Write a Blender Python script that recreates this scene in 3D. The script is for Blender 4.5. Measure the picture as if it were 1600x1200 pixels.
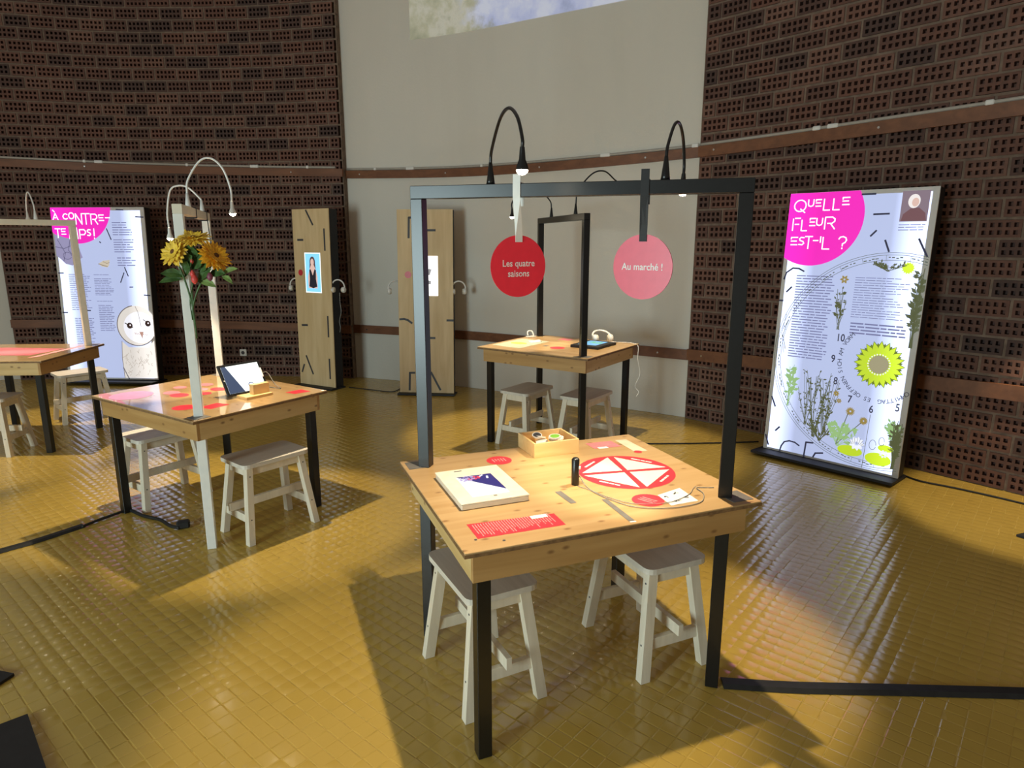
import bpy, math, random
import numpy as np
from mathutils import Vector, Matrix, Euler
random.seed(7); rng = np.random.default_rng(7)
for o in list(bpy.data.objects): bpy.data.objects.remove(o, do_unlink=True)
scene = bpy.context.scene
COL = scene.collection
R = math.radians

# ------------------------------------------------------------ camera, world, light, exposure
FPX, PITCH, HC = 1031.0, R(12.16), 1.624
cd = bpy.data.cameras.new('camera'); cam = bpy.data.objects.new('camera', cd); COL.objects.link(cam)
cam.location = (0, 0, HC); cam.rotation_euler = (R(90) - PITCH, 0, 0)
cd.sensor_width = 36.0; cd.lens = FPX / 1600 * 36.0; cd.clip_start = 0.02
scene.camera = cam
world = bpy.data.worlds.new('world'); scene.world = world; world.use_nodes = True
wb = world.node_tree.nodes['Background']
wb.inputs[0].default_value = (1.0, 0.85, 0.68, 1); wb.inputs[1].default_value = 0.145
def area_light(name, loc, target, sx, sy, power, col):
    l = bpy.data.lights.new(name, 'AREA'); l.shape = 'RECTANGLE'; l.size = sx; l.size_y = sy
    l.energy = power; l.color = col
    o = bpy.data.objects.new(name, l); COL.objects.link(o); o.location = loc
    o.rotation_euler = (Vector(target) - Vector(loc)).to_track_quat('-Z', 'Y').to_euler()
    return o
area_light('window_daylight', (-4.3, -2.2, 1.2), (-0.5, 2.6, 1.1), 1.7, 2.2, 185, (0.76, 0.97, 1.0))
LAMP_W = 66.0; LAMP_COL = (1.0, 0.84, 0.58)
vs = scene.view_settings
scene.display_settings.display_device = 'sRGB'
vs.view_transform = 'Standard'; vs.look = 'None'; vs.exposure = 0.5; vs.gamma = 1.0; vs.use_curve_mapping = False

# ------------------------------------------------------------ pixel to point helpers (measuring)
_c, _s = math.cos(PITCH), math.sin(PITCH)
def ray(u, v):
    x = (u - 800) / FPX; y = (v - 600) / FPX
    return Vector((x, _c - y * _s, -_s - y * _c))
def onz(u, v, z):
    d = ray(u, v); return Vector((0, 0, HC)) + d * ((z - HC) / d.z)
def at(u, v, Y):
    d = ray(u, v); return Vector((0, 0, HC)) + d * (Y / d.y)

# ------------------------------------------------------------ materials
def new_mat(name):
    m = bpy.data.materials.new(name); m.use_nodes = True
    nt = m.node_tree; b = nt.nodes['Principled BSDF']
    return m, nt, b
def N(nt, t, **kw):
    n = nt.nodes.new(t)
    for k, v in kw.items(): setattr(n, k, v)
    return n
def ramp(nt, stops, interp='LINEAR'):
    n = nt.nodes.new('ShaderNodeValToRGB'); e = n.color_ramp.elements; n.color_ramp.interpolation = interp
    while len(e) < len(stops): e.new(0.5)
    for i, (p, c) in enumerate(stops):
        e[i].position = p; e[i].color = (*c, 1)
    return n
def plain(name, col, rough=0.5, metal=0.0, spec=0.5, noise=0.08, scale=30, bump=0.0):
    m, nt, b = new_mat(name)
    tc = N(nt, 'ShaderNodeTexCoord'); nz = N(nt, 'ShaderNodeTexNoise'); nz.inputs['Scale'].default_value = scale
    nz.inputs['Detail'].default_value = 3
    nt.links.new(tc.outputs['Object'], nz.inputs['Vector'])
    r = ramp(nt, [(0.3, tuple(c * (1 - noise) for c in col)), (0.7, tuple(min(1, c * (1 + noise)) for c in col))])
    nt.links.new(nz.outputs['Fac'], r.inputs[0]); nt.links.new(r.outputs[0], b.inputs['Base Color'])
    b.inputs['Roughness'].default_value = rough; b.inputs['Metallic'].default_value = metal
    b.inputs['Specular IOR Level'].default_value = spec
    if bump:
        bp = N(nt, 'ShaderNodeBump'); bp.inputs['Strength'].default_value = bump; bp.inputs['Distance'].default_value = 0.002
        nt.links.new(nz.outputs['Fac'], bp.inputs['Height']); nt.links.new(bp.outputs[0], b.inputs['Normal'])
    return m
def wood(name, c1, c2, axis=0, rough=0.45, knots=True, ring=9.0, knotcol=(0.20, 0.09, 0.03), flat=2):
    m, nt, b = new_mat(name)
    tc = N(nt, 'ShaderNodeTexCoord'); mp = N(nt, 'ShaderNodeMapping')
    sc = [ring, ring, ring]; sc[axis] = 0.7
    mp.inputs['Scale'].default_value = sc
    nt.links.new(tc.outputs['Object'], mp.inputs[0])
    nz = N(nt, 'ShaderNodeTexNoise'); nz.inputs['Scale'].default_value = 2.2; nz.inputs['Detail'].default_value = 5; nz.inputs['Distortion'].default_value = 0.6
    nt.links.new(mp.outputs[0], nz.inputs['Vector'])
    r = ramp(nt, [(0.32, c1), (0.68, c2)]); nt.links.new(nz.outputs['Fac'], r.inputs[0])
    out = r.outputs[0]
    if knots:
        sx_ = N(nt, 'ShaderNodeSeparateXYZ'); nt.links.new(tc.outputs['Object'], sx_.inputs[0]); cx_ = N(nt, 'ShaderNodeCombineXYZ')
        other = [k for k in range(3) if k not in (axis, flat)][0]
        for k, src, sc_ in ((0, axis, 6.0), (1, other, 11.0)):
            mu = N(nt, 'ShaderNodeMath', operation='MULTIPLY_ADD'); mu.inputs[1].default_value = sc_; mu.inputs[2].default_value = 3.3
            nt.links.new(sx_.outputs[src], mu.inputs[0]); nt.links.new(mu.outputs[0], cx_.inputs[k])
        vo = N(nt, 'ShaderNodeTexVoronoi', voronoi_dimensions='2D'); vo.inputs['Scale'].default_value = 1.0
        nt.links.new(cx_.outputs[0], vo.inputs['Vector'])
        kr = ramp(nt, [(0.03, (1, 1, 1)), (0.10, (0, 0, 0))]); nt.links.new(vo.outputs['Distance'], kr.inputs[0])
        mx = N(nt, 'ShaderNodeMix', data_type='RGBA')
        ml = N(nt, 'ShaderNodeMath', operation='MULTIPLY'); ml.inputs[1].default_value = 0.8
        nt.links.new(kr.outputs[0], ml.inputs[0]); nt.links.new(ml.outputs[0], mx.inputs[0])
        nt.links.new(out, mx.inputs[6]); mx.inputs[7].default_value = (*knotcol, 1); out = mx.outputs[2]
    nt.links.new(out, b.inputs['Base Color']); b.inputs['Roughness'].default_value = rough
    return m
def emit(name, col, strength, rough=0.4, base=None):
    m, nt, b = new_mat(name)
    b.inputs['Base Color'].default_value = (*(base or [c * 0.15 for c in col]), 1); b.inputs['Roughness'].default_value = rough
    b.inputs['Emission Color'].default_value = (*col, 1); b.inputs['Emission Strength'].default_value = strength
    return m
def backlit(name, col, width, strength=1.0, edge=0.75, mid=None):
    """translucent print over an edge-lit light box: the LED strips run down both long sides"""
    m, nt, b = new_mat(name)
    tc = N(nt, 'ShaderNodeTexCoord'); sp = N(nt, 'ShaderNodeSeparateXYZ')
    nt.links.new(tc.outputs['Object'], sp.inputs[0])
    d = N(nt, 'ShaderNodeMath', operation='DIVIDE'); d.inputs[1].default_value = width
    nt.links.new(sp.outputs[0], d.inputs[0])
    r = ramp(nt, [(0.0, (1, 1, 1)), (0.10, (0.75,) * 3), (0.24, (0.0,) * 3), (0.74, (0.0,) * 3), (0.89, (0.85,) * 3), (1.0, (1, 1, 1))])
    nt.links.new(d.outputs[0], r.inputs[0])
    ms = N(nt, 'ShaderNodeMath', operation='MULTIPLY_ADD'); ms.inputs[1].default_value = edge * strength; ms.inputs[2].default_value = strength
    nt.links.new(r.outputs[0], ms.inputs[0]); nt.links.new(ms.outputs[0], b.inputs['Emission Strength'])
    b.inputs['Base Color'].default_value = (*[c * 0.2 for c in col], 1); b.inputs['Emission Color'].default_value = (*col, 1)
    b.inputs['Roughness'].default_value = 0.35
    return m

M = {}
M['pine'] = wood('pine_top', (0.41, 0.25, 0.105), (0.50, 0.33, 0.16), 0, 0.3)
M['pine_gloss'] = wood('pine_under_acrylic', (0.44, 0.27, 0.115), (0.54, 0.36, 0.175), 0, 0.3)
_b = M['pine_gloss'].node_tree.nodes['Principled BSDF']; _b.inputs['Coat Weight'].default_value = 1.0; _b.inputs['Coat Roughness'].default_value = 0.03
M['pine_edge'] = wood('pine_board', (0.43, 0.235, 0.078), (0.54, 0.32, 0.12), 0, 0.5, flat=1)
M['pine_edge_y_lit'] = wood('pine_board_cross_lit', (0.60, 0.40, 0.16), (0.72, 0.52, 0.24), 1, 0.5, flat=0)  # same pine, paler: light from the left is put into the colour
M['ply_edge'] = plain('plywood_edge', (0.22, 0.12, 0.05), 0.6, noise=0.3, scale=60)
M['stool'] = wood('whitewashed_wood', (0.70, 0.61, 0.46), (0.82, 0.73, 0.58), 2, 0.5, knots=False, ring=14)
M['stool_seat'] = wood('grey_washed_seat', (0.62, 0.56, 0.47), (0.74, 0.68, 0.58), 0, 0.45, knots=False, ring=14)
M['box_wood'] = wood('birch_box', (0.70, 0.45, 0.18), (0.82, 0.57, 0.27), 0, 0.45, knots=False)
M['pale_wood'] = wood('pale_frame', (0.70, 0.62, 0.48), (0.80, 0.73, 0.60), 0, 0.45, knots=False)
M['panel_wood'] = wood('oriented_ply', (0.68, 0.48, 0.24), (0.80, 0.60, 0.34), 2, 0.55, knots=False, ring=6)
M['rail'] = wood('stained_rail', (0.15, 0.055, 0.022), (0.22, 0.085, 0.035), 0, 0.5, knots=False, ring=8)
M['black'] = plain('black_satin_paint', (0.006, 0.0065, 0.007), 0.32, spec=0.55, noise=0.2, scale=80)
M['blackmatte'] = plain('black_matte', (0.012, 0.011, 0.012), 0.6, noise=0.2)
M['rubber'] = plain('black_rubber', (0.011, 0.011, 0.011), 0.55, noise=0.3)
M['white_paint'] = plain('white_paint', (0.78, 0.76, 0.70), 0.35, noise=0.03)
M['cream_and_shaded_white'] = plain('cream_and_shaded_white', (0.74, 0.66, 0.52), 0.4, noise=0.04)  # cream paint; also a white beam with its shade in the colour
M['white_plastic'] = plain('white_plastic', (0.80, 0.78, 0.74), 0.35, noise=0.03)
M['grey_plate'] = plain('grey_plate', (0.14, 0.13, 0.12), 0.4, noise=0.15)
M['red'] = plain('red_print', (0.68, 0.03, 0.05), 0.35, noise=0.04)
M['pink'] = plain('pink_print', (0.80, 0.20, 0.24), 0.35, noise=0.04)
M['signred'] = plain('sign_red', (0.90, 0.03, 0.055), 0.3, noise=0.03)
M['signpink'] = plain('sign_pink', (0.82, 0.13, 0.19), 0.35, noise=0.03)
M['white_print'] = plain('white_print', (0.85, 0.83, 0.80), 0.4, noise=0.02)
M['wedge_print'] = plain('cream_print', (0.84, 0.78, 0.66), 0.4, noise=0.03)
M['pinkline'] = plain('pale_pink_print', (0.80, 0.35, 0.36), 0.4, noise=0.02)
M['dark_print'] = plain('dark_print', (0.05, 0.05, 0.06), 0.5, noise=0.1)
M['green_print'] = plain('green_print', (0.45, 0.60, 0.30), 0.5, noise=0.1)
M['green_chip'] = plain('green_chip', (0.20, 0.48, 0.05), 0.5, noise=0.1)
M['cable_grey'] = plain('grey_cable', (0.25, 0.24, 0.22), 0.5)
M['petal'] = plain('sunflower_petal', (0.85, 0.42, 0.015), 0.55, noise=0.2, scale=60)
M['petal2'] = plain('sunflower_petal_light', (0.85, 0.55, 0.05), 0.55, noise=0.2, scale=60)
M['seed'] = plain('sunflower_seed', (0.14, 0.05, 0.01), 0.8, noise=0.5, scale=200)
M['leaf'] = plain('leaf_green', (0.05, 0.11, 0.025), 0.45, noise=0.35, scale=40)
M['leaf2'] = plain('leaf_light', (0.18, 0.26, 0.07), 0.45, noise=0.3, scale=40)
M['budred'] = plain('bud_red', (0.70, 0.07, 0.06), 0.45, noise=0.15)
M['budpurple'] = plain('bud_purple', (0.22, 0.05, 0.09), 0.5, noise=0.2)
M['chrome'] = plain('steel', (0.75, 0.74, 0.72), 0.25, metal=1.0, noise=0.05)
M['pipe'] = plain('conduit_pvc', (0.42, 0.38, 0.33), 0.4, noise=0.06)

def mat_plaster():
    m, nt, b = new_mat('white_plaster')
    g = N(nt, 'ShaderNodeNewGeometry')
    n1 = N(nt, 'ShaderNodeTexNoise'); n1.inputs['Scale'].default_value = 0.9; n1.inputs['Detail'].default_value = 6
    mp = N(nt, 'ShaderNodeMapping'); mp.inputs['Scale'].default_value = (1, 1, 0.25)
    nt.links.new(g.outputs['Position'], mp.inputs[0]); nt.links.new(mp.outputs[0], n1.inputs['Vector'])
    r = ramp(nt, [(0.3, (0.66, 0.61, 0.53)), (0.6, (0.74, 0.69, 0.61))])
    nt.links.new(n1.outputs['Fac'], r.inputs[0]); nt.links.new(r.outputs[0], b.inputs['Base Color'])
    b.inputs['Roughness'].default_value = 0.8
    n2 = N(nt, 'ShaderNodeTexNoise'); n2.inputs['Scale'].default_value = 45; n2.inputs['Detail'].default_value = 4
    nt.links.new(g.outputs['Position'], n2.inputs['Vector'])
    bp = N(nt, 'ShaderNodeBump'); bp.inputs['Strength'].default_value = 0.25; bp.inputs['Distance'].default_value = 0.006
    nt.links.new(n2.outputs['Fac'], bp.inputs['Height']); nt.links.new(bp.outputs[0], b.inputs['Normal'])
    return m
def mat_brick(joined):
    m, nt, b = new_mat('fired_brick_joined' if joined else 'fired_brick')
    if joined:
        at_ = N(nt, 'ShaderNodeAttribute'); at_.attribute_name = 'tint'; fac = at_.outputs['Fac']
    else:
        oi = N(nt, 'ShaderNodeObjectInfo'); fac = oi.outputs['Random']
    r = ramp(nt, [(0.0, (0.065, 0.034, 0.027)), (0.35, (0.118, 0.052, 0.036)), (0.75, (0.148, 0.063, 0.042)), (1.0, (0.18, 0.09, 0.064))])
    nt.links.new(fac, r.inputs[0])
    g = N(nt, 'ShaderNodeNewGeometry'); nz = N(nt, 'ShaderNodeTexNoise'); nz.inputs['Scale'].default_value = 25; nz.inputs['Detail'].default_value = 4
    nt.links.new(g.outputs['Position'], nz.inputs['Vector'])
    mx = N(nt, 'ShaderNodeMix', data_type='RGBA', blend_type='MULTIPLY'); mx.inputs[0].default_value = 0.6
    r2 = ramp(nt, [(0.3, (0.6, 0.6, 0.6)), (0.7, (1.2, 1.15, 1.1))]); nt.links.new(nz.outputs['Fac'], r2.inputs[0])
    nt.links.new(r.outputs[0], mx.inputs[6]); nt.links.new(r2.outputs[0], mx.inputs[7])
    nt.links.new(mx.outputs[2], b.inputs['Base Color']); b.inputs['Roughness'].default_value = 0.75
    bp = N(nt, 'ShaderNodeBump'); bp.inputs['Strength'].default_value = 0.3; bp.inputs['Distance'].default_value = 0.004
    nt.links.new(nz.outputs['Fac'], bp.inputs['Height']); nt.links.new(bp.outputs[0], b.inputs['Normal'])
    return m
def mat_tile(name):
    m, nt, b = new_mat(name)
    g = N(nt, 'ShaderNodeNewGeometry')
    n1 = N(nt, 'ShaderNodeTexNoise'); n1.inputs['Scale'].default_value = 0.8; n1.inputs['Detail'].default_value = 5
    nt.links.new(g.outputs['Position'], n1.inputs['Vector'])
    n2 = N(nt, 'ShaderNodeTexNoise'); n2.inputs['Scale'].default_value = 35; n2.inputs['Detail'].default_value = 3
    nt.links.new(g.outputs['Position'], n2.inputs['Vector'])
    r = ramp(nt, [(0.3, (0.51, 0.335, 0.066)), (0.7, (0.60, 0.405, 0.086))]); nt.links.new(n1.outputs['Fac'], r.inputs[0])
    nt.links.new(r.outputs[0], b.inputs['Base Color'])
    rr = ramp(nt, [(0.3, (0.10,) * 3), (0.7, (0.19,) * 3)]); nt.links.new(n2.outputs['Fac'], rr.inputs[0])
    nt.links.new(rr.outputs[0], b.inputs['Roughness'])
    bp = N(nt, 'ShaderNodeBump'); bp.inputs['Strength'].default_value = 0.06; bp.inputs['Distance'].default_value = 0.003
    nt.links.new(n2.outputs['Fac'], bp.inputs['Height']); nt.links.new(bp.outputs[0], b.inputs['Normal'])
    b.inputs['Specular IOR Level'].default_value = 0.95
    return m
def mat_projection():
    m, nt, b = new_mat('projected_picture')
    g = N(nt, 'ShaderNodeNewGeometry')
    n1 = N(nt, 'ShaderNodeTexNoise'); n1.inputs['Scale'].default_value = 3.0; n1.inputs['Detail'].default_value = 9; n1.inputs['Roughness'].default_value = 0.65
    nt.links.new(g.outputs['Position'], n1.inputs['Vector'])
    r1 = ramp(nt, [(0.36, (0.20, 0.21, 0.12)), (0.48, (0.38, 0.37, 0.24)), (0.56, (0.52, 0.50, 0.40)), (0.66, (0.30, 0.30, 0.20))])
    nt.links.new(n1.outputs['Fac'], r1.inputs[0])
    r2 = ramp(nt, [(0.36, (0.24, 0.30, 0.55)), (0.5, (0.42, 0.48, 0.78)), (0.62, (0.62, 0.66, 0.82))])
    nt.links.new(n1.outputs['Fac'], r2.inputs[0])
    sp = N(nt, 'ShaderNodeSeparateXYZ'); nt.links.new(g.outputs['Position'], sp.inputs[0])
    ad = N(nt, 'ShaderNodeMath', operation='MULTIPLY_ADD'); ad.inputs[1].default_value = 1.3
    nt.links.new(n1.outputs['Fac'], ad.inputs[0]); nt.links.new(sp.outputs[0], ad.inputs[2])
    mr = N(nt, 'ShaderNodeMapRange'); mr.inputs[1].default_value = 0.22; mr.inputs[2].default_value = 0.42
    nt.links.new(ad.outputs[0], mr.inputs[0])
    mx = N(nt, 'ShaderNodeMix', data_type='RGBA'); nt.links.new(mr.outputs[0], mx.inputs[0])
    nt.links.new(r1.outputs[0], mx.inputs[6]); nt.links.new(r2.outputs[0], mx.inputs[7])
    nt.links.new(mx.outputs[2], b.inputs['Emission Color']); b.inputs['Emission Strength'].default_value = 0.40
    b.inputs['Base Color'].default_value = (0.30, 0.29, 0.26, 1); b.inputs['Roughness'].default_value = 0.8
    return m
M['plaster'] = mat_plaster(); M['brick'] = mat_brick(False); M['brick_j'] = mat_brick(True)
M['tile'] = mat_tile('glazed_ochre_tile')
M['mortar'] = plain('mortar', (0.195, 0.134, 0.096), 0.85, noise=0.25, scale=18, bump=0.4)
M['grout'] = plain('floor_grout', (0.52, 0.35, 0.075), 0.5, noise=0.15, scale=20)
M['projection'] = mat_projection()
M['bulb'] = emit('lamp_led', (1.0, 0.86, 0.62), 30.0)

# ------------------------------------------------------------ mesh helpers
class MB:
    def __init__(self): self.v = []; self.f = []; self.m = []; self.cur = 0
    def mat(self, i): self.cur = i; return self
    def face(self, pts):
        n = len(self.v); self.v += [tuple(p) for p in pts]; self.f.append(tuple(range(n, n + len(pts)))); self.m.append(self.cur)
    def add(self, vs_, fs_):
        n = len(self.v); self.v += [tuple(p) for p in vs_]
        for f in fs_: self.f.append(tuple(i + n for i in f)); self.m.append(self.cur)
    def box(self, c, s, mtx=None, bev=0.0):
        hx, hy, hz = s[0] / 2, s[1] / 2, s[2] / 2
        if bev <= 0:
            vs_ = [Vector((x * hx, y * hy, z * hz)) for x in (-1, 1) for y in (-1, 1) for z in (-1, 1)]
            fs_ = [(0, 1, 3, 2), (4, 6, 7, 5), (0, 4, 5, 1), (2, 3, 7, 6), (0, 2, 6, 4), (1, 5, 7, 3)]
        else:
            b = min(bev, hx * .9, hy * .9, hz * .9)
            vs_ = []; idx = {}
            for x in (-1, 1):
                for y in (-1, 1):
                    for z in (-1, 1):
                        for k in range(3):
                            p = [x * hx, y * hy, z * hz]
                            for j in range(3):
                                if j != k: p[j] -= (x, y, z)[j] * b
                            idx[(x, y, z, k)] = len(vs_); vs_.append(Vector(p))
            fs_ = []
            for k in range(3):
                a, bb = [(1, 2), (2, 0), (0, 1)][k]
                for s_ in (-1, 1):
                    q = []
                    for (p1, p2) in ((-1, -1), (1, -1), (1, 1), (-1, 1)):
                        t = [0, 0, 0]; t[k] = s_; t[a] = p1; t[bb] = p2; q.append(idx[(*t, k)])
                    fs_.append(tuple(q if s_ > 0 else q[::-1]))
            for k in range(3):
                a, bb = [(1, 2), (2, 0), (0, 1)][k]
                for p1 in (-1, 1):
                    for p2 in (-1, 1):
                        t0 = [0, 0, 0]; t1 = [0, 0, 0]
                        t0[k] = -1; t1[k] = 1; t0[a] = t1[a] = p1; t0[bb] = t1[bb] = p2
                        q = [idx[(*t0, a)], idx[(*t1, a)], idx[(*t1, bb)], idx[(*t0, bb)]]
                        fs_.append(tuple(q if p1 * p2 < 0 else q[::-1]))
            for x in (-1, 1):
                for y in (-1, 1):
                    for z in (-1, 1):
                        q = [idx[(x, y, z, k)] for k in range(3)]
                        fs_.append(tuple(q if x * y * z > 0 else q[::-1]))
        c = Vector(c)
        vs_ = [(mtx @ v if mtx else v) + c for v in vs_]
        self.add(vs_, fs_); return self
    def beam(self, p0, p1, w, d, up=(0, 0, 1), bev=0.0):
        """box from p0 to p1, width w along (dir x up), d along the other"""
        p0, p1 = Vector(p0), Vector(p1); z = (p1 - p0); L = z.length; z.normalize()
        x = z.cross(Vector(up))
        if x.length < 1e-4: x = z.cross(Vector((0, 1, 0)))
        x.normalize(); y = z.cross(x)
        m = Matrix((x, y, z)).transposed()
        return self.box((p0 + p1) / 2, (w, d, L), m, bev)
    def tube(self, pts, r, n=8, cap=True):
        pts = [Vector(p) for p in pts]; rs = r if isinstance(r, (list, tuple)) else [r] * len(pts)
        base = len(self.v); prev = None
        for i, p in enumerate(pts):
            t = (pts[min(i + 1, len(pts) - 1)] - pts[max(i - 1, 0)]).normalized()
            if prev is None:
                a = t.cross(Vector((0, 0, 1)))
                if a.length < 0.05: a = t.cross(Vector((1, 0, 0)))
                a.normalize()
            else:
                a = (prev - t * prev.dot(t)).normalized()
            prev = a; b = t.cross(a)
            for k in range(n):
                an = 2 * math.pi * k / n
                self.v.append(tuple(p + (a * math.cos(an) + b * math.sin(an)) * rs[i]))
        for i in range(len(pts) - 1):
            for k in range(n):
                q = base + i * n; self.f.append((q + k, q + (k + 1) % n, q + n + (k + 1) % n, q + n + k)); self.m.append(self.cur)
        if cap:
            self.f.append(tuple(base + k for k in range(n))[::-1]); self.m.append(self.cur)
            q = base + (len(pts) - 1) * n; self.f.append(tuple(q + k for k in range(n))); self.m.append(self.cur)
        return self
    def prism(self, poly, z0, z1):
        n = len(poly); base = len(self.v)
        self.v += [(x, y, z0) for x, y in poly] + [(x, y, z1) for x, y in poly]
        self.f.append(tuple(base + i for i in range(n))[::-1]); self.f.append(tuple(base + n + i for i in range(n))); self.m += [self.cur] * 2
        for i in range(n):
            j = (i + 1) % n; self.f.append((base + i, base + j, base + n + j, base + n + i)); self.m.append(self.cur)
        return self
    def mesh(self, name, mats, smooth=False):
        me = bpy.data.meshes.new(name); me.from_pydata(self.v, [], self.f)
        for mm in (mats if isinstance(mats, (list, tuple)) else [mats]): me.materials.append(mm)
        me.polygons.foreach_set('material_index', self.m)
        if smooth: me.polygons.foreach_set('use_smooth', [True] * len(me.polygons))
        me.update(); return me
    def build(self, name, mats, parent=None, smooth=False):
        return link(name, self.mesh(name, mats, smooth), parent)
def link(name, me, parent=None):
    o = bpy.data.objects.new(name, me); COL.objects.link(o)
    if parent: o.parent = parent
    return o
def tag(o, label=None, cat=None, group=None, kind=None):
    if label: o['label'] = label
    if cat: o['category'] = cat
    if group: o['group'] = group
    if kind: o['kind'] = kind
    return o
def thing(name, label, cat, loc=(0, 0, 0), rot=(0, 0, 0), group=None):
    o = bpy.data.objects.new(name, None); COL.objects.link(o); o.empty_display_size = 0.1
    o.location = loc; o.rotation_euler = rot
    return tag(o, label, cat, group)
def copy_thing(root, loc, rot, label, scale=None):
    r = root.copy(); COL.objects.link(r); r.location = loc; r.rotation_euler = rot; r['label'] = label
    if scale: r.scale = scale
    for ch in list(root.children):
        c = ch.copy(); COL.objects.link(c); c.parent = r
        for g in list(ch.children):
            d = g.copy(); COL.objects.link(d); d.parent = c
    return r
def circle(cx, cy, r, n=40, ry=None, a0=0, a1=2 * math.pi):
    ry = r if ry is None else ry
    full = abs(a1 - a0 - 2 * math.pi) < 1e-6
    return [(cx + r * math.cos(a0 + (a1 - a0) * i / (n if full else n - 1)), cy + ry * math.sin(a0 + (a1 - a0) * i / (n if full else n - 1))) for i in range(n)]
def clip_rect(poly, x0, y0, x1, y1):
    def cl(ps, inside, inter):
        out = []
        for i in range(len(ps)):
            a, b = ps[i - 1], ps[i]
            if inside(b):
                if not inside(a): out.append(inter(a, b))
                out.append(b)
            elif inside(a): out.append(inter(a, b))
        return out
    ix = lambda X: (lambda a, b: (X, a[1] + (b[1] - a[1]) * (X - a[0]) / (b[0] - a[0])))
    iy = lambda Y: (lambda a, b: (a[0] + (b[0] - a[0]) * (Y - a[1]) / (b[1] - a[1]), Y))
    for ins, it in ((lambda p: p[0] >= x0, ix(x0)), (lambda p: p[0] <= x1, ix(x1)), (lambda p: p[1] >= y0, iy(y0)), (lambda p: p[1] <= y1, iy(y1))):
        if poly: poly = cl(poly, ins, it)
    return poly
def smooth_pts(ctrl, n=10):
    P = [Vector(p) for p in ctrl]; P = [P[0] * 2 - P[1]] + P + [P[-1] * 2 - P[-2]]; out = []
    for i in range(1, len(P) - 2):
        for k in range(n):
            t = k / n; a, b, c, d = P[i - 1], P[i], P[i + 1], P[i + 2]
            out.append(0.5 * ((2 * b) + (c - a) * t + (2 * a - 5 * b + 4 * c - d) * t * t + (3 * b - a - 3 * c + d) * t ** 3))
    out.append(P[-2]); return out
class Print(MB):
    """flat print. plane 'xz': faces -y (upright panels); plane 'xy': faces +z (table tops)"""
    def __init__(self, plane='xz', off=0.001, rect=None): super().__init__(); self.pl = plane; self.off = off; self.rect = rect
    def P(self, x, y): return (x, -self.off, y) if self.pl == 'xz' else (x, y, self.off)
    def poly(self, pts):
        if self.rect: pts = clip_rect(list(pts), *self.rect)
        if len(pts) >= 3: self.face([self.P(*p) for p in pts])
        return self
    def rectangle(self, x0, y0, x1, y1): return self.poly([(x0, y0), (x1, y0), (x1, y1), (x0, y1)])
    def stroke(self, pts, w):
        for (x0, y0), (x1, y1) in zip(pts[:-1], pts[1:]):
            dx, dy = x1 - x0, y1 - y0; L = math.hypot(dx, dy)
            if L < 1e-6: continue
            nx, ny = -dy / L * w / 2, dx / L * w / 2; ex, ey = dx / L * w * .3, dy / L * w * .3
            self.poly([(x0 - nx - ex, y0 - ny - ey), (x1 - nx + ex, y1 - ny + ey), (x1 + nx + ex, y1 + ny + ey), (x0 + nx - ex, y0 + ny - ey)])
        return self
    def lines(self, x0, ytop, x1, ybot, n, fill=0.5, ragged=0.15, mtx=None, seed=0):
        """a block of set text: n lines of word-long dashes"""
        rr = random.Random(seed); dy = (ytop - ybot) / n
        for i in range(n):
            y = ytop - dy * (i + 0.5); x = x0; end = x1 - rr.random() * ragged * (x1 - x0)
            while x < end - dy * 0.5:
                w = min(end - x, dy * rr.uniform(1.2, 5)); h = dy * fill
                q = [(x, y - h / 2), (x + w, y - h / 2), (x + w, y + h / 2), (x, y + h / 2)]
                if mtx: q = [mtx(*p) for p in q]
                self.poly(q); x += w + dy * 0.35
        return self
def text_verts(body, size, align='CENTER', bold=0.0):
    cu = bpy.data.curves.new('t', 'FONT'); cu.body = body; cu.size = size; cu.align_x = align; cu.align_y = 'CENTER'; cu.offset = bold
    cu.resolution_u = 3
    o = bpy.data.objects.new('t', cu); COL.objects.link(o)
    dg = bpy.context.evaluated_depsgraph_get(); me = bpy.data.meshes.new_from_object(o.evaluated_get(dg))
    vs_ = [tuple(v.co) for v in me.vertices]; fs_ = [tuple(p.vertices) for p in me.polygons]
    bpy.data.objects.remove(o); bpy.data.curves.remove(cu); bpy.data.meshes.remove(me)
    return vs_, fs_
def add_text(pr, body, size, x, y, ang=0.0, sx=1.0, bold=0.0, align='CENTER'):
    vs_, fs_ = text_verts(body, size, align, bold); c, s = math.cos(ang), math.sin(ang)
    pr.add([pr.P(x + c * vx * sx - s * vy, y + s * vx * sx + c * vy) for vx, vy, _ in vs_], fs_)

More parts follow.
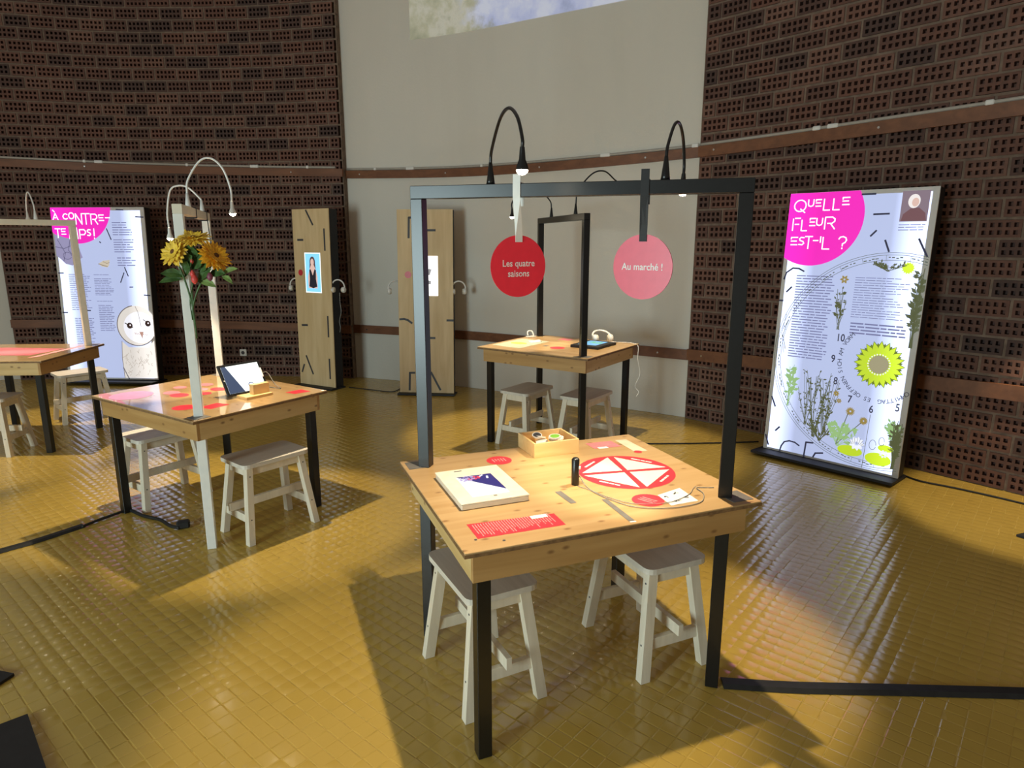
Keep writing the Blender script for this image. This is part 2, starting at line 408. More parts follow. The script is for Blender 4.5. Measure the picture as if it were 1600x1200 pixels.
# ------------------------------------------------------------ the setting: curved walls
class Curve:
    def __init__(self, pts):
        P = np.array([[p.x, p.y] for p in smooth_pts([(x, y, 0) for x, y in pts], 24)])
        d = np.hypot(*np.diff(P, axis=0).T); self.s = np.r_[0, np.cumsum(d)]; self.P = P; self.L = self.s[-1]
    def pos(self, s): return np.array([np.interp(s, self.s, self.P[:, 0]), np.interp(s, self.s, self.P[:, 1])])
    def frame(self, s):
        a, b = self.pos(max(0, s - .04)), self.pos(min(self.L, s + .04)); t = (b - a) / np.linalg.norm(b - a)
        return self.pos(s), t, np.array([-t[1], t[0]])
    def strip(self, s0, s1, y0, y1, z0, z1, step=0.2):
        """closed curved slab; y0/y1 offsets along the outward (away from the room) normal; z0,z1 numbers or functions of s"""
        mb = MB(); n = max(2, int((s1 - s0) / step) + 1); fz = lambda z, s: z(s) if callable(z) else z
        rows = []
        for s in np.linspace(s0, s1, n):
            p, t, nn = self.frame(s); a = p + nn * y0; b = p + nn * y1
            rows.append([(a[0], a[1], fz(z0, s)), (a[0], a[1], fz(z1, s)), (b[0], b[1], fz(z1, s)), (b[0], b[1], fz(z0, s))])
        base = len(mb.v)
        for r in rows: mb.v += r
        for i in range(n - 1):
            for k in range(4):
                q = base + 4 * i; mb.f.append((q + k, q + 4 + k, q + 4 + (k + 1) % 4, q + (k + 1) % 4)); mb.m.append(0)
        mb.f.append((base + 3, base + 2, base + 1, base)); q = base + 4 * (n - 1); mb.f.append((q, q + 1, q + 2, q + 3)); mb.m += [0, 0]
        return mb
    def near(self, x, y): return float(self.s[np.argmin(np.hypot(self.P[:, 0] - x, self.P[:, 1] - y))])
cvL = Curve([(-5.90, 7.76), (-4.7, 8.02), (-3.75, 8.06), (-2.8, 8.0), (-1.92, 7.85)])
cvW = Curve([(-2.05, 7.98), (-1.87, 7.93), (-0.66, 7.44), (0.26, 6.90), (1.14, 6.36), (1.45, 6.165), (1.65, 6.035)])
cvR = Curve([(1.63, 6.02), (2.13, 5.51), (2.6, 4.97), (3.0, 4.50), (3.38, 4.02), (3.75, 3.45), (4.0, 2.9)])
cvE = Curve([(-9.0, 5.4), (-7.4, 6.95), (-6.5, 7.58), (-5.75, 7.92)])
WALL_H = 4.75
wall_back = tag(cvW.strip(0, cvW.L, 0, 0.2, 0, WALL_H).build('wall_back', M['plaster'], smooth=False), 'white plastered curved wall between the two brick walls', None, kind='structure')
wall_corner = tag(cvE.strip(0, cvE.L, 0, 0.2, 0, WALL_H).build('wall_corner', M['plaster']), 'white plastered wall at the far left edge', None, kind='structure')

BW, BH, PX, PZ = 0.232, 0.109, 0.25, 0.1265
def brick_geo(width=BW):
    hx = width / 2; nc = 5 if width > 0.2 else (2 if width > 0.09 else 0)
    mb = MB(); hz = BH / 2; r0, r1 = 0.010, 0.038; hw = 0.0125
    if nc == 0:
        mb.face([(-hx, 0, -hz), (hx, 0, -hz), (hx, 0, hz), (-hx, 0, hz)])
    else:
        xs = [(-(nc - 1) / 2 + i) * 0.043 for i in range(nc)]
        for a, b in ((-hz, -r1), (-r0, r0), (r1, hz)): mb.face([(-hx, 0, a), (hx, 0, a), (hx, 0, b), (-hx, 0, b)])
        D = 0.05
        for a, b in ((-r1, -r0), (r0, r1)):
            edges = [-hx] + [e for x in xs for e in (x - hw, x + hw)] + [hx]
            for i in range(0, len(edges), 2): mb.face([(edges[i], 0, a), (edges[i + 1], 0, a), (edges[i + 1], 0, b), (edges[i], 0, b)])
            for x in xs:
                l, r = x - hw, x + hw
                mb.face([(l, 0, a), (l, D, a), (r, D, a), (r, 0, a)][::-1]); mb.face([(l, 0, b), (r, 0, b), (r, D, b), (l, D, b)][::-1])
                mb.face([(l, 0, a), (l, 0, b), (l, D, b), (l, D, a)][::-1]); mb.face([(r, 0, a), (r, D, a), (r, D, b), (r, 0, b)][::-1])
            mb.face([(-hx * .95, D, a), (hx * .95, D, a), (hx * .95, D, b), (-hx * .95, D, b)])
    E_ = 0.02
    mb.face([(-hx, 0, hz), (hx, 0, hz), (hx, E_, hz), (-hx, E_, hz)]); mb.face([(-hx, E_, -hz), (hx, E_, -hz), (hx, 0, -hz), (-hx, 0, -hz)])
    mb.face([(-hx, E_, -hz), (-hx, 0, -hz), (-hx, 0, hz), (-hx, E_, hz)]); mb.face([(hx, 0, -hz), (hx, E_, -hz), (hx, E_, hz), (hx, 0, hz)])
    return mb
BG = {BW: brick_geo(BW), 0.111: brick_geo(0.111)}
BM = {k: g.mesh('brick', M['brick']) for k, g in BG.items()}
def project(p):
    x, y, z = p[0], p[1], p[2] - HC; zc = y * _c - z * _s
    return 800 + FPX * x / zc, 600 - FPX * (y * _s + z * _c) / zc, zc
# rough silhouettes of big things that hide wall bricks (pixels), only used to choose which bricks are single objects
HIDE = [(85, 322, 250, 592), (1215, 300, 1440, 720), (469, 328, 540, 604)]
def brick_wall(name, cv, label, skip_z):
    wmb = cv.strip(0, cv.L, 0.052, 0.2, 0, WALL_H)      # backing behind the perforated bricks; bed and head joints are added below
    items = []; rows = int(WALL_H / PZ)
    for r in range(rows + 1):
        jm = cv.strip(0, cv.L, 0.007, 0.053, max(0, PZ * r - (PZ - BH) / 2), PZ * r + (PZ - BH) / 2); wmb.add(jm.v, jm.f)
    for r in range(rows):
        z = PZ * (r + 0.5); off = 0.0 if r % 2 == 0 else 0.5
        s = 0.007
        seq = []
        if off: seq.append((s + 0.111 / 2, 0.111)); s += 0.125
        while s + BW <= cv.L: seq.append((s + BW / 2, BW)); s += PX
        if cv.L - s > 0.115: seq.append((s + 0.111 / 2, 0.111))
        for (sa, wa), (sb, wb_) in zip(seq[:-1], seq[1:]):
            p, t, nn = cv.frame((sa + wa / 2 + sb - wb_ / 2) / 2); q = p + nn * .03
            wmb.box((q[0], q[1], z), (PX - BW + .002, .046, BH + .004), Matrix(((t[0], nn[0], 0), (t[1], nn[1], 0), (0, 0, 1))))
        for sc, w in seq:
            p, t, nn = cv.frame(sc)
            items.append((p, t, nn, z + random.uniform(-.002, .002), w))
    wall = tag(wmb.build(name, M['mortar']), label, None, kind='structure')
    def area(it):
        u, v, zc = project((it[0][0], it[0][1], it[3]))
        if not (-5 < u < 1605 and -5 < v < 1205): return 0
        if any(a < u < c and b < v < d for a, b, c, d in HIDE): return 0
        view = np.array([-it[0][0], -it[0][1]]); view /= np.linalg.norm(view)
        return it[4] * abs(view @ it[2]) / zc ** 2
    items.sort(key=area, reverse=True)
    for p, t, nn, z, w in items[:300]:
        o = link('brick', BM[w], wall); q = p - nn * random.uniform(0, .004)
        o.matrix_local = Matrix(((t[0], nn[0], 0, q[0]), (t[1], nn[1], 0, q[1]), (0, 0, 1, z), (0, 0, 0, 1)))
    V, Fc, T = [], [], []
    for p, t, nn, z, w in items[300:]:
        g = BG[w]; a = np.array(g.v); q = p - nn * random.uniform(0, .004); base = sum(len(x) for x in V)
        V.append(np.c_[q[0] + a[:, 0] * t[0] + a[:, 1] * nn[0], q[1] + a[:, 0] * t[1] + a[:, 1] * nn[1], a[:, 2] + z])
        Fc += [tuple(i + base for i in f) for f in g.f]; T += [random.random()] * len(a)
    me = bpy.data.meshes.new('brick_field'); me.from_pydata(np.concatenate(V).tolist(), [], Fc); me.materials.append(M['brick_j'])
    at_ = me.attributes.new('tint', 'FLOAT', 'POINT'); at_.data.foreach_set('value', T); me.update()
    o = link('brick_field', me, wall); o['kind'] = 'stuff'
    # return jamb of the masonry at both ends, flush with the brick face
    for s_, d in ((0, 1), (cv.L, -1)):
        p, t, nn = cv.frame(s_)
        jb = MB(); a = p - nn * 0.001; b = p + nn * 0.2; c = a + t * d * 0.007; e = b + t * d * 0.007
        jb.prism([tuple(a), tuple(c), tuple(e), tuple(b)] if d > 0 else [tuple(a), tuple(b), tuple(e), tuple(c)], 0, WALL_H)
        jb.build('end_joint', M['mortar'], wall)
    return wall
zupL = lambda s: 2.50 - 0.11 * s / cvL.L
zupW = lambda s: 2.385 - 0.04 * math.sin(math.pi * min(1, s / cvW.L))
zupR = lambda s: 2.385 + 0.05 * min(1, s / 2.6)
wall_left = brick_wall('wall_left', cvL, 'curved wall of perforated red-brown bricks on the left', [])
wall_right = brick_wall('wall_right', cvR, 'curved wall of perforated red-brown bricks on the right', [])
# timber rails and conduit
ti = 0
def rail(cv, s0, s1, zc, h, label, bolts=()):
    global ti; ti += 1
    fz = lambda d: (lambda s: (zc(s) if callable(zc) else zc) + d)
    o = tag(cv.strip(s0, s1, -0.03, -0.0005, fz(-h / 2), fz(h / 2), 0.12).build('trim_%d' % ti, M['rail']), label, None, kind='structure')
    for s in bolts:
        p, t, nn = cv.frame(s); z = fz(0)(s); mb = MB(); q = p - nn * 0.03
        mb.tube([(q[0], q[1], z), (q[0] - nn[0] * .008, q[1] - nn[1] * .008, z)], 0.009, 8); mb.build('bolt', M['chrome'], o)
def pipe(cv, s0, s1, zc, label, clips):
    pts = []
    for s in np.arange(s0, s1, 0.08):
        p, t, nn = cv.frame(s); q = p - nn * 0.016; pts.append((q[0], q[1], zc(s) + 0.058))
    global ti; ti += 1
    o = bpy.data.objects.new('trim_%d' % ti, None); COL.objects.link(o); o.location = pts[0]; tag(o, label, None, kind='structure')
    mb = MB(); p0 = Vector(pts[0]); mb.tube([Vector(p) - p0 for p in pts], 0.013, 8); mb.build('tube', M['pipe'], o, True)
    for s, w in clips:
        p, t, nn = cv.frame(s); q = Vector((p[0] - nn[0] * .017, p[1] - nn[1] * .017, zc(s) + .058)) - p0; tt = Vector((t[0], t[1], 0))
        cb = MB(); cb.beam(q - tt * w / 2, q + tt * w / 2, 0.034, 0.034, bev=.006); cb.build('clip', M['white_plastic'], o)
rail(cvL, 0.0, cvL.L, zupL, .085, 'brown timber rail high on the left brick wall', (1.0, 2.2, 3.4))
rail(cvW, 0.16, cvW.L - .01, zupW, .085, 'brown timber rail high across the white wall', (.35, 1.45, 2.6, 3.7, 4.05))
rail(cvR, 0.0, cvR.L, zupR, .09, 'brown timber rail high on the right brick wall', (.15, 1.45, 2.9))
zlo = lambda a, b, L: (lambda s: a + (b - a) * s / L)
rail(cvL, 0.0, cvL.L, zlo(.68, .60, cvL.L), .095, 'brown timber rail low on the left brick wall', (.6, 2.0))
rail(cvW, 0.16, cvW.L - .01, zlo(.60, .60, 1), .095, 'brown timber rail low across the white wall', (.35, 1.5, 2.5, 3.9))
rail(cvR, 0.0, cvR.L, zlo(.61, .67, 2.6), .10, 'brown timber rail low on the right brick wall', (.15,))
pipe(cvL, 0.02, cvL.L - .02, zupL, 'grey conduit running along the left brick wall rail', ((1.0, .03), (1.15, .09), (2.15, .03), (2.95, .1), (3.6, .03)))
pipe(cvW, 0.18, cvW.L - .0, zupW, 'grey conduit running along the white wall rail', ((.55, .03), (1.0, .1), (1.9, .03), (3.3, .1), (4.15, .06)))
pipe(cvR, 0.02, cvR.L - .05, zupR, 'grey conduit running along the right brick wall rail', ((1.0, .06), (1.12, .08), (2.1, .05), (2.9, .05)))
# projected picture
s0, s1 = cvW.near(-1.07, 7.6), cvW.near(1.25, 6.3)
tag(cvW.strip(s0, s1, -0.004, -0.001, 3.72, 4.68).build('projected_picture', M['projection']), 'projected landscape picture with grey rocks and blue water high on the white wall', 'projection')
# socket
sS = cvL.near(-3.33, 8.03); p, t, nn = cvL.frame(sS)
so = thing('wall_socket', 'small white power socket low on the left brick wall', 'socket', (p[0], p[1], .29), (0, 0, math.atan2(t[1], t[0])))
MB().box((0, -.012, 0), (.085, .022, .085), bev=.006).build('cover', M['white_plastic'], so)
hb = MB(); hb.tube([(0, -.024, 0), (0, -.0245, 0)], .022, 14); hb.build('outlet', M['dark_print'], so)

# ------------------------------------------------------------ floor
TA, TB, PA, PB = R(-40.5), R(49.5), 0.066, 0.057
floor = MB(); floor.prism([(-9, -1.5), (5, -1.5), (5, 8.9), (-9, 8.9)], -0.12, -0.0018)
floor = tag(floor.build('floor', M['grout']), 'ochre yellow glazed small tile floor', None, kind='structure')
def tile_geo(a, b, j=0.0014, bv=0.0036, dz=0.0006):
    hx, hy = (a - j) / 2, (b - j) / 2; v = [(-hx, -hy, -dz), (hx, -hy, -dz), (hx, hy, -dz), (-hx, hy, -dz)]
    k = bv; v += [(-hx + k, -hy + k, 0), (hx - k, -hy + k, 0), (hx - k, hy - k, 0), (-hx + k, hy - k, 0)]
    return np.array(v), [(4, 5, 6, 7), (0, 1, 5, 4), (1, 2, 6, 5), (2, 3, 7, 6), (3, 0, 4, 7)]
ea = np.array([math.cos(TA), math.sin(TA)]); eb = np.array([math.cos(TB), math.sin(TB)])
tv, tf = tile_geo(PA, PB)
I, J = np.meshgrid(np.arange(-150, 150), np.arange(-150, 190), indexing='ij')
I = I.ravel(); J = J.ravel()
ctr = np.outer(I * PA, ea) + np.outer(J * PB, eb) + np.outer(rng.normal(0, .0012, len(I)), ea)
ctr[:, 0] += -1.0; ctr[:, 1] += 3.5
allc = np.concatenate([cvE.P, cvL.P, cvW.P[5:-5], cvR.P]); allc = allc[np.argsort(allc[:, 0])]
keep = (ctr[:, 1] > 0.7) & (ctr[:, 1] < np.interp(ctr[:, 0], allc[:, 0], allc[:, 1]) + 0.02) & (np.abs(ctr[:, 0]) < 0.86 * ctr[:, 1] + 1.1) & (ctr[:, 0] < 4.4) & (ctr[:, 0] > -7.5)
ctr = ctr[keep]
zc = ctr[:, 1] * _c + HC * _s; uu = 800 + FPX * ctr[:, 0] / zc; vv = 600 + FPX * (HC * _c - ctr[:, 1] * _s) / zc
inview = (uu > 0) & (uu < 1600) & (vv < 1200)
inview &= ~((uu < 80) & (vv > 1110)) & ~((uu > 655) & (uu < 860) & (vv < 1100)) & ~((uu > 720) & (uu < 775) & (vv < 1190))
score = np.where(inview, 1 / zc ** 3, 0); order = np.argsort(-score)
tme = bpy.data.meshes.new('tile'); tme.from_pydata(tv.tolist(), [], tf); tme.materials.append(M['tile'])
tilt = rng.normal(0, R(0.32), (len(ctr), 2)); zoff = rng.normal(0, .0002, len(ctr))
def tile_mtx(i):
    return Matrix.Translation((ctr[i, 0], ctr[i, 1], zoff[i] - .001)) @ Euler((tilt[i, 0], tilt[i, 1], 0)).to_matrix().to_4x4() @ Matrix.Rotation(TA, 4, 'Z')
for i in order[:300]:
    o = link('tile', tme, floor); o.matrix_local = tile_mtx(i)
rest = order[300:]; n = len(rest)
c0 = ctr[rest]; w = tv[:, :1] * ea + tv[:, 1:2] * eb
X = c0[:, None, 0] + w[None, :, 0]; Y = c0[:, None, 1] + w[None, :, 1]
Z = tv[None, :, 2] + zoff[rest][:, None] - .001 - tilt[rest][:, 1][:, None] * w[None, :, 0] + tilt[rest][:, 0][:, None] * w[None, :, 1]
verts = np.stack([X, Y, Z], 2).reshape(-1, 3)
faces = (np.array(tf)[None] + (np.arange(n) * 8)[:, None, None]).reshape(-1, 4)
fm = bpy.data.meshes.new('tile_field'); fm.vertices.add(len(verts)); fm.vertices.foreach_set('co', verts.ravel().astype(np.float32))
fm.loops.add(faces.size); fm.loops.foreach_set('vertex_index', faces.ravel().astype(np.int32))
fm.polygons.add(len(faces)); fm.polygons.foreach_set('loop_start', np.arange(0, faces.size, 4, dtype=np.int32))
fm.update(calc_edges=True); fm.validate(); fm.materials.append(M['tile'])
tag(link('tile_field', fm, floor), kind='stuff')

# ------------------------------------------------------------ tables
def table(label, cx, cy, yaw, h, a, b, H, legcols, postcol, beamcol, top='pine'):
    t = thing('exhibit_table', label, 'table', (cx, cy, 0), (0, 0, R(yaw)), 'pine exhibit tables with goalpost frames')
    TT = 0.018; ap = 0.034; AH = 0.1
    tb = MB().mat(0).box((0, 0, h - TT / 2), (2 * a, 2 * b, TT), bev=.0015)
    # darker plywood rim below a thin top sheet
    o = tb.build('tabletop', M[top], t)
    rim = MB()
    zc_ = h - TT * 0.62; th = TT * 0.62
    for (x0, y0, x1, y1) in ((-a, -b, a, -b), (a, -b, a, b), (a, b, -a, b), (-a, b, -a, -b)):
        cxx, cyy = (x0 + x1) / 2, (y0 + y1) / 2; ln = math.hypot(x1 - x0, y1 - y0) + .001
        rim.box((cxx, cyy, zc_), (ln, .002, th) if y0 == y1 else (.002, ln, th))
    rim.build('edge_band', M['ply_edge'], o)
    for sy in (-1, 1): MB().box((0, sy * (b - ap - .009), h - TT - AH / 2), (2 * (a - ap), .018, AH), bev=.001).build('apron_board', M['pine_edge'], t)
    for sx in (-1, 1): MB().box((sx * (a - ap - .009), 0, h - TT - AH / 2), (.018, 2 * (b - ap) - .036, AH), bev=.001).build('apron_board', M['pine_edge_y_lit'], t)
    LW = 0.046; ix = ap + .018 + LW / 2
    dg = math.atan2(-(2 * b - 2 * ix), 2 * a - 2 * ix)
    mrot = Matrix.Rotation(dg, 3, 'Z')
    P = {}
    for k, (sx, sy) in enumerate(((-1, -1), (1, -1), (1, 1), (-1, 1))):
        post = sx * sy < 0; ins = ix + (.012 if post else 0)
        x, y = sx * (a - ins), sy * (b - ins); P[k] = (x, y)
        MB().box((x, y, (h - TT) / 2), (LW, LW, h - TT), mrot if post else None, .002).build('leg', M[legcols[k]], t)
        if post:
            MB().box((x, y, (h + H - LW) / 2), (LW, LW, H - LW - h), mrot, .002).build('post', M[postcol], t)
            MB().box((x + sx * .03, y + sy * .02, h + .0008), (.085, .085, .0016)).build('corner_plate', M['grey_plate'], t)
    A, B = Vector((*P[1], H - LW / 2)), Vector((*P[3], H - LW / 2)); d = (B - A).normalized() * LW / 2
    MB().beam(A - d, B + d, LW, LW, bev=.002).build('beam', M[beamcol], t)
    mw = Matrix.Translation((cx, cy, 0)) @ Matrix.Rotation(R(yaw), 4, 'Z')
    return t, (mw @ Vector((*P[1], H))), (mw @ Vector((*P[3], H))), mw
bl = ['black'] * 4
T0, A0, B0, W0 = table('nearest pine exhibit table with black legs and black goalpost frame', .203, 2.347, 21.58, .75, .536, .436, 1.822, bl, 'black', 'black')
T1, A1, B1, W1m = table('pine exhibit table with white goalpost frame holding the sunflower bouquet', -1.799, 3.848, -33.64, .74, .522, .431, 1.804, ['black', 'white_paint', 'black', 'black'], 'white_paint', 'cream_and_shaded_white', 'pine_gloss')  # beam is white, its unlit look is painted in as cream
T2, A2, B2, W2m = table('far pine exhibit table with black goalpost frame before the white wall', .386, 5.329, -34.75, .80, .501, .443, 1.822, bl, 'black', 'black')
T3, A3, B3, W3m = table('pine exhibit table with cream goalpost frame at the left edge', -4.023, 5.322, 93.15, .745, .435, .44, 1.80, bl, 'cream_and_shaded_white', 'cream_and_shaded_white', 'pine_gloss')

def sticker(t, h, name, mat, shape, off=0.0006):
    pr = Print('xy', h + off); shape(pr); return pr.build(name, mat, t)
H0 = .75
# --- prints on the nearest table
def quad(*pts): return lambda pr: pr.poly(pts)
st = sticker(T0, H0, 'red_round_sticker', M['red'], lambda p: p.poly(circle(-.155, .303, .052, 36)))
sticker(T0, H0, 'print_lines', M['pinkline'], lambda p: p.lines(-.02, .03, .02, -.03, 5, .35, .3, mtx=lambda x, y: (-.155 + y, .303 - x), seed=3), .0009).parent = st
st = sticker(T0, H0, 'red_text_sticker', M['red'], quad((-.47, -.357), (-.178, -.362), (-.176, -.268), (-.47, -.246)))
pr = Print('xy', H0 + .0009); pr.lines(-.048, .13, .044, -.135, 30, .32, .35, mtx=lambda x, y: (-.325 + y, -.306 - x), seed=5); pr.build('print_lines', M['pinkline'], st)
sticker(T0, H0, 'white_label', M['white_print'], quad((-.262, -.285), (-.205, -.286), (-.203, -.262), (-.26, -.261)), .0012).parent = st
bc, br = (.258, -.002), .188
st = sticker(T0, H0, 'red_wheel_sticker', M['red'], lambda p: p.poly(circle(*bc, br, 64)))
pr = Print('xy', H0 + .0009)
rot = lambda ang, r: (bc[0] + r * math.cos(ang), bc[1] + r * math.sin(ang))
spokes = [R(80), R(170), R(260), R(350)]   # four wedges between red bars
for i in range(4):
    a0, a1 = spokes[i], spokes[i] + R(90); m_ = (a0 + a1) / 2
    g = .010 if i % 2 else .010
    p0 = rot(m_, g * 1.5); q0 = rot(a0 + R(4.5), br * .93); q1 = rot(a1 - R(4.5), br * .93)
    pr.poly([p0, q0, q1])
pr.build('white_wedges', M['wedge_print'], st)
pr = Print('xy', H0 + .0009)
for i in range(4):
    a_ = R(125 + 90 * i); ca_, sa_ = math.cos(a_ - R(90)), math.sin(a_ - R(90)); ox, oy = bc[0] + br * .82 * math.cos(a_), bc[1] + br * .82 * math.sin(a_)
    pr.lines(-.045, .005, .045, -.005, 1, .9, .2, mtx=lambda x, y: (ox + ca_ * x - sa_ * y, oy + sa_ * x + ca_ * y), seed=40 + i)
pr.build('print_lines', M['white_print'], st)
st = sticker(T0, H0, 'small_red_sticker', M['red'], lambda p: p.poly(circle(.175, -.285, .056, 36)))
sticker(T0, H0, 'print_lines', M['pinkline'], lambda p: p.lines(-.035, .02, .035, -.02, 3, .3, .3, mtx=lambda x, y: (.175 + y * .9 + x * .4, -.285 - x * .8 + y * .3), seed=8), .0009).parent = st
st = sticker(T0, H0, 'white_pictogram_card', M['white_print'], quad((.222, -.355), (.334, -.353), (.345, -.228), (.232, -.258)), .0009)
pr = Print('xy', H0 + .0013)
for k in range(26):
    cx_, cy_ = random.choice([(.255, -.285), (.30, -.262), (.268, -.325), (.315, -.31)]); a_ = random.uniform(0, 6.28); r_ = random.uniform(.002, .014)
    pr.poly(circle(cx_ + r_ * math.cos(a_), cy_ + r_ * math.sin(a_), random.uniform(.002, .004), 7))
pr.build('pictograms', M['dark_print'], st)
st = sticker(T0, H0, 'pink_text_sticker', M['pink'], quad((.282, .297), (.409, .284), (.405, .372), (.28, .378)))
sticker(T0, H0, 'white_label', M['white_print'], quad((.300, .285), (.345, .283), (.346, .306), (.301, .308)), .001).parent = st
sticker(T0, H0, 'print_lines', M['pinkline'], lambda p: p.lines(.29, .366, .40, .312, 7, .3, .3, seed=2), .0009).parent = st
sticker(T0, H0, 'white_strip_sticker', plain('faded_strip', (.72, .58, .44), .4), quad((.421, .196), (.480, .189), (.481, .368), (.428, .373)))
sticker(T0, H0, 'small_red_oval', M['red'], lambda p: p.poly(circle(.434, .191, .017, 20)), .0009)
sticker(T0, H0, 'grey_strip', M['grey_plate'], quad((-.088, -.215), (-.064, -.215), (-.068, -.097), (-.092, -.097)), .001)
sticker(T0, H0, 'grey_strip', M['grey_plate'], quad((.020, -.414), (.041, -.416), (.048, -.222), (.028, -.221)), .001)
sticker(T0, H0, 'white_label', M['white_print'], quad((.020, -.424), (.041, -.426), (.041, -.418), (.020, -.416)), .001)
sticker(T0, H0, 'screw_head', M['dark_print'], lambda p: p.poly(circle(-.478, -.36, .005, 10)))
sticker(T0, H0, 'screw_head', M['dark_print'], lambda p: p.poly(circle(-.40, -.395, .005, 10)))
st3 = sticker(T3, .745, 'pink_sheet', plain('pink_sheet', (.62, .16, .20), .3), quad((-.19, -.20), (.16, -.27), (.23, .20), (.24, .40), (-.14, .40), (-.17, .05)))
sticker(T3, .745, 'grain_strip', M['pinkline'], quad((-.30, -.25), (-.27, -.30), (.30, -.34), (.30, -.30)))
def on0(x, y, z=H0): return W0 @ Vector((x, y, z))
yaw0 = R(21.58)
# --- white tablet slab
sl = thing('tablet_holder', 'flat white tablet holder with lit purple screen lying on the nearest table', 'tablet', on0(-.332, .024), (0, 0, yaw0))
MB().box((0, 0, .011), (.243, .328, .020), bev=.003).build('case', M['pale_wood'], sl)
MB().box((0, 0, .0235), (.247, .332, .005), bev=.0015).build('cover_plate', plain('cream_cover', (.74, .70, .58), .4), sl)
scr = MB(); scr.box((.0, -.02, .0263), (.135, .20, .0008)); scr.build('screen', emit('screen_white', (.95, .97, 1.0), .75), sl)
pr = Print('xy', .0269); pr.poly([(-.0675, .0795), (.0675, .0795), (.0675, -.09)][:3]); tri = pr.build('screen_picture', emit('screen_purple', (.035, .025, .22), .6), sl)
pr = Print('xy', .0273)
for k in range(34): pr.poly(circle(-.06 + random.random() * .06, .076 - random.random() * .045, random.uniform(.003, .007), 8))
pr2 = Print('xy', .0273)
pr.build('blossom_pattern', emit('screen_blossom', (.55, .45, .75), .6), sl)
for k in range(12): pr2.poly(circle(-.03 + random.random() * .045, .070 - random.random() * .035, random.uniform(.004, .008), 8))
pr2.off = .0276; pr2.build('red_blossom', emit('screen_red', (.85, .06, .10), .7), sl)
pr = Print('xy', .0276); pr.stroke([(.018, .06), (.032, .072)], .007); pr.stroke([(.040, .035), (.045, .055)], .008); pr.build('screen_buttons', emit('screen_btn', (.9, .9, 1), .8), sl)
MB().box((-.04, .145, .0263), (.03, .006, .001)).build('slot', M['dark_print'], sl)
MB().box((.01, -.132, .0263), (.012, .012, .0008)).build('home_mark', M['cable_grey'], sl)
# --- wooden tray with tokens
tx, ty = .092, .363
tr = thing('wooden_tray', 'open birch tray full of picture tokens on the nearest table', 'tray', on0(tx, ty, H0), (0, 0, yaw0))
wx, wy, wh, wt = .205, .178, .062, .008
MB().box((0, 0, .004), (wx - .016, wy - .016, .006)).build('bottom', M['box_wood'], tr)
for sy in (-1, 1): MB().box((0, sy * (wy / 2 - wt / 2), wh / 2), (wx, wt, wh), bev=.0008).build('side', M['box_wood'], tr)
for sx in (-1, 1): MB().box((sx * (wx / 2 - wt / 2), 0, wh / 2), (wt, wy - 2 * wt, wh), bev=.0008).build('side', M['box_wood'], tr)
tok = [('white round token beside the green one in the tray', 'white_print', -.02, .02), ('green round token in the birch tray', 'green_chip', .026, -.012), ('grey token at the back of the birch tray', 'cable_grey', -.015, .045), ('dark token leaning in the birch tray', 'dark_print', -.03, .05), ('white token under the green one in the tray', 'white_print', .035, .02), ('cream token at the left of the birch tray', 'pale_wood', -.055, .0), ('white token at the right end of the tray', 'wedge_print', .065, .03)]
for k, (lb, mm, x, y) in enumerate(tok):
    r_ = .026 if k < 2 else .022; zt = (.030, .058, .046, .052, .040, .026, .034)[k]
    tk = thing('token', lb, 'token', on0(tx + x, ty + y, H0 + zt), (R(random.uniform(-18, 18)), R(random.uniform(-18, 18)), random.random()), 'tokens in the birch tray')
    b_ = MB(); b_.prism(circle(0, 0, r_, 18), -.003, .003); b_.build('disc', M['white_print'], tk)
    pr = Print('xy', .0034); pr.poly(circle(0, 0, r_ * .8, 16)); pr.build('face_print', M[mm], tk)
# --- black reader standing on the table
rd = thing('barcode_reader', 'black upright handheld reader standing on the nearest table', 'reader', on0(.008, -.059), (0, 0, yaw0))
b_ = MB(); b_.tube([(0, 0, 0), (0, 0, .004), (0, 0, .098), (0, 0, .104)], [.012, .0145, .0145, .010], 18); b_.build('body', M['black'], rd, True)
b_ = MB(); b_.box((.012, -.008, .068), (.008, .012, .012), bev=.002); b_.build('button', M['white_plastic'], rd)
b_ = MB(); b_.prism(circle(-.01, -.012, .03, 24), 0, .0006); b_.build('foot_pad', wood('tan_pad', (.45, .26, .09), (.5, .3, .12), 0, .5, False), rd)
cb = MB(); cp = [on0(.02, -.058, H0 + .04), on0(.035, -.09, H0 + .005), on0(.035, -.16, H0 + .003), on0(.055, -.24, H0 + .003), on0(.10, -.325, H0 + .003), on0(.20, -.375, H0 + .003), on0(.32, -.375, H0 + .003), on0(.385, -.315, H0 + .003), on0(.40, -.255, H0 + .003), on0(.43, -.262, H0 + .003), on0(.46, -.275, H0 + .003)]
c0 = cp[0].copy(); cb.tube([p - c0 for p in smooth_pts(cp, 8)], .0016, 6)
o = cb.build('reader_cable', M['cable_grey'], None, True); o.location = c0; tag(o, 'thin grey cable curling from the black reader across the tabletop', 'cable')
cb = MB(); cp = [on0(.008, -.08, H0 + .003), on0(.03, -.13, H0 + .003), on0(.06, -.22, H0 + .003), on0(.11, -.30, H0 + .0035), on0(.22, -.335, H0 + .004), on0(.33, -.30, H0 + .003), on0(.385, -.255, H0 + .003), on0(.40, -.25, H0 + .0065)]
c0 = cp[0].copy(); cb.tube([p - c0 for p in smooth_pts(cp, 8)], .0013, 6)
o = cb.build('reader_cable', M['cable_grey'], None, True); o.location = c0; tag(o, 'inner thin grey cable loop over the small white card on the nearest table', 'cable')

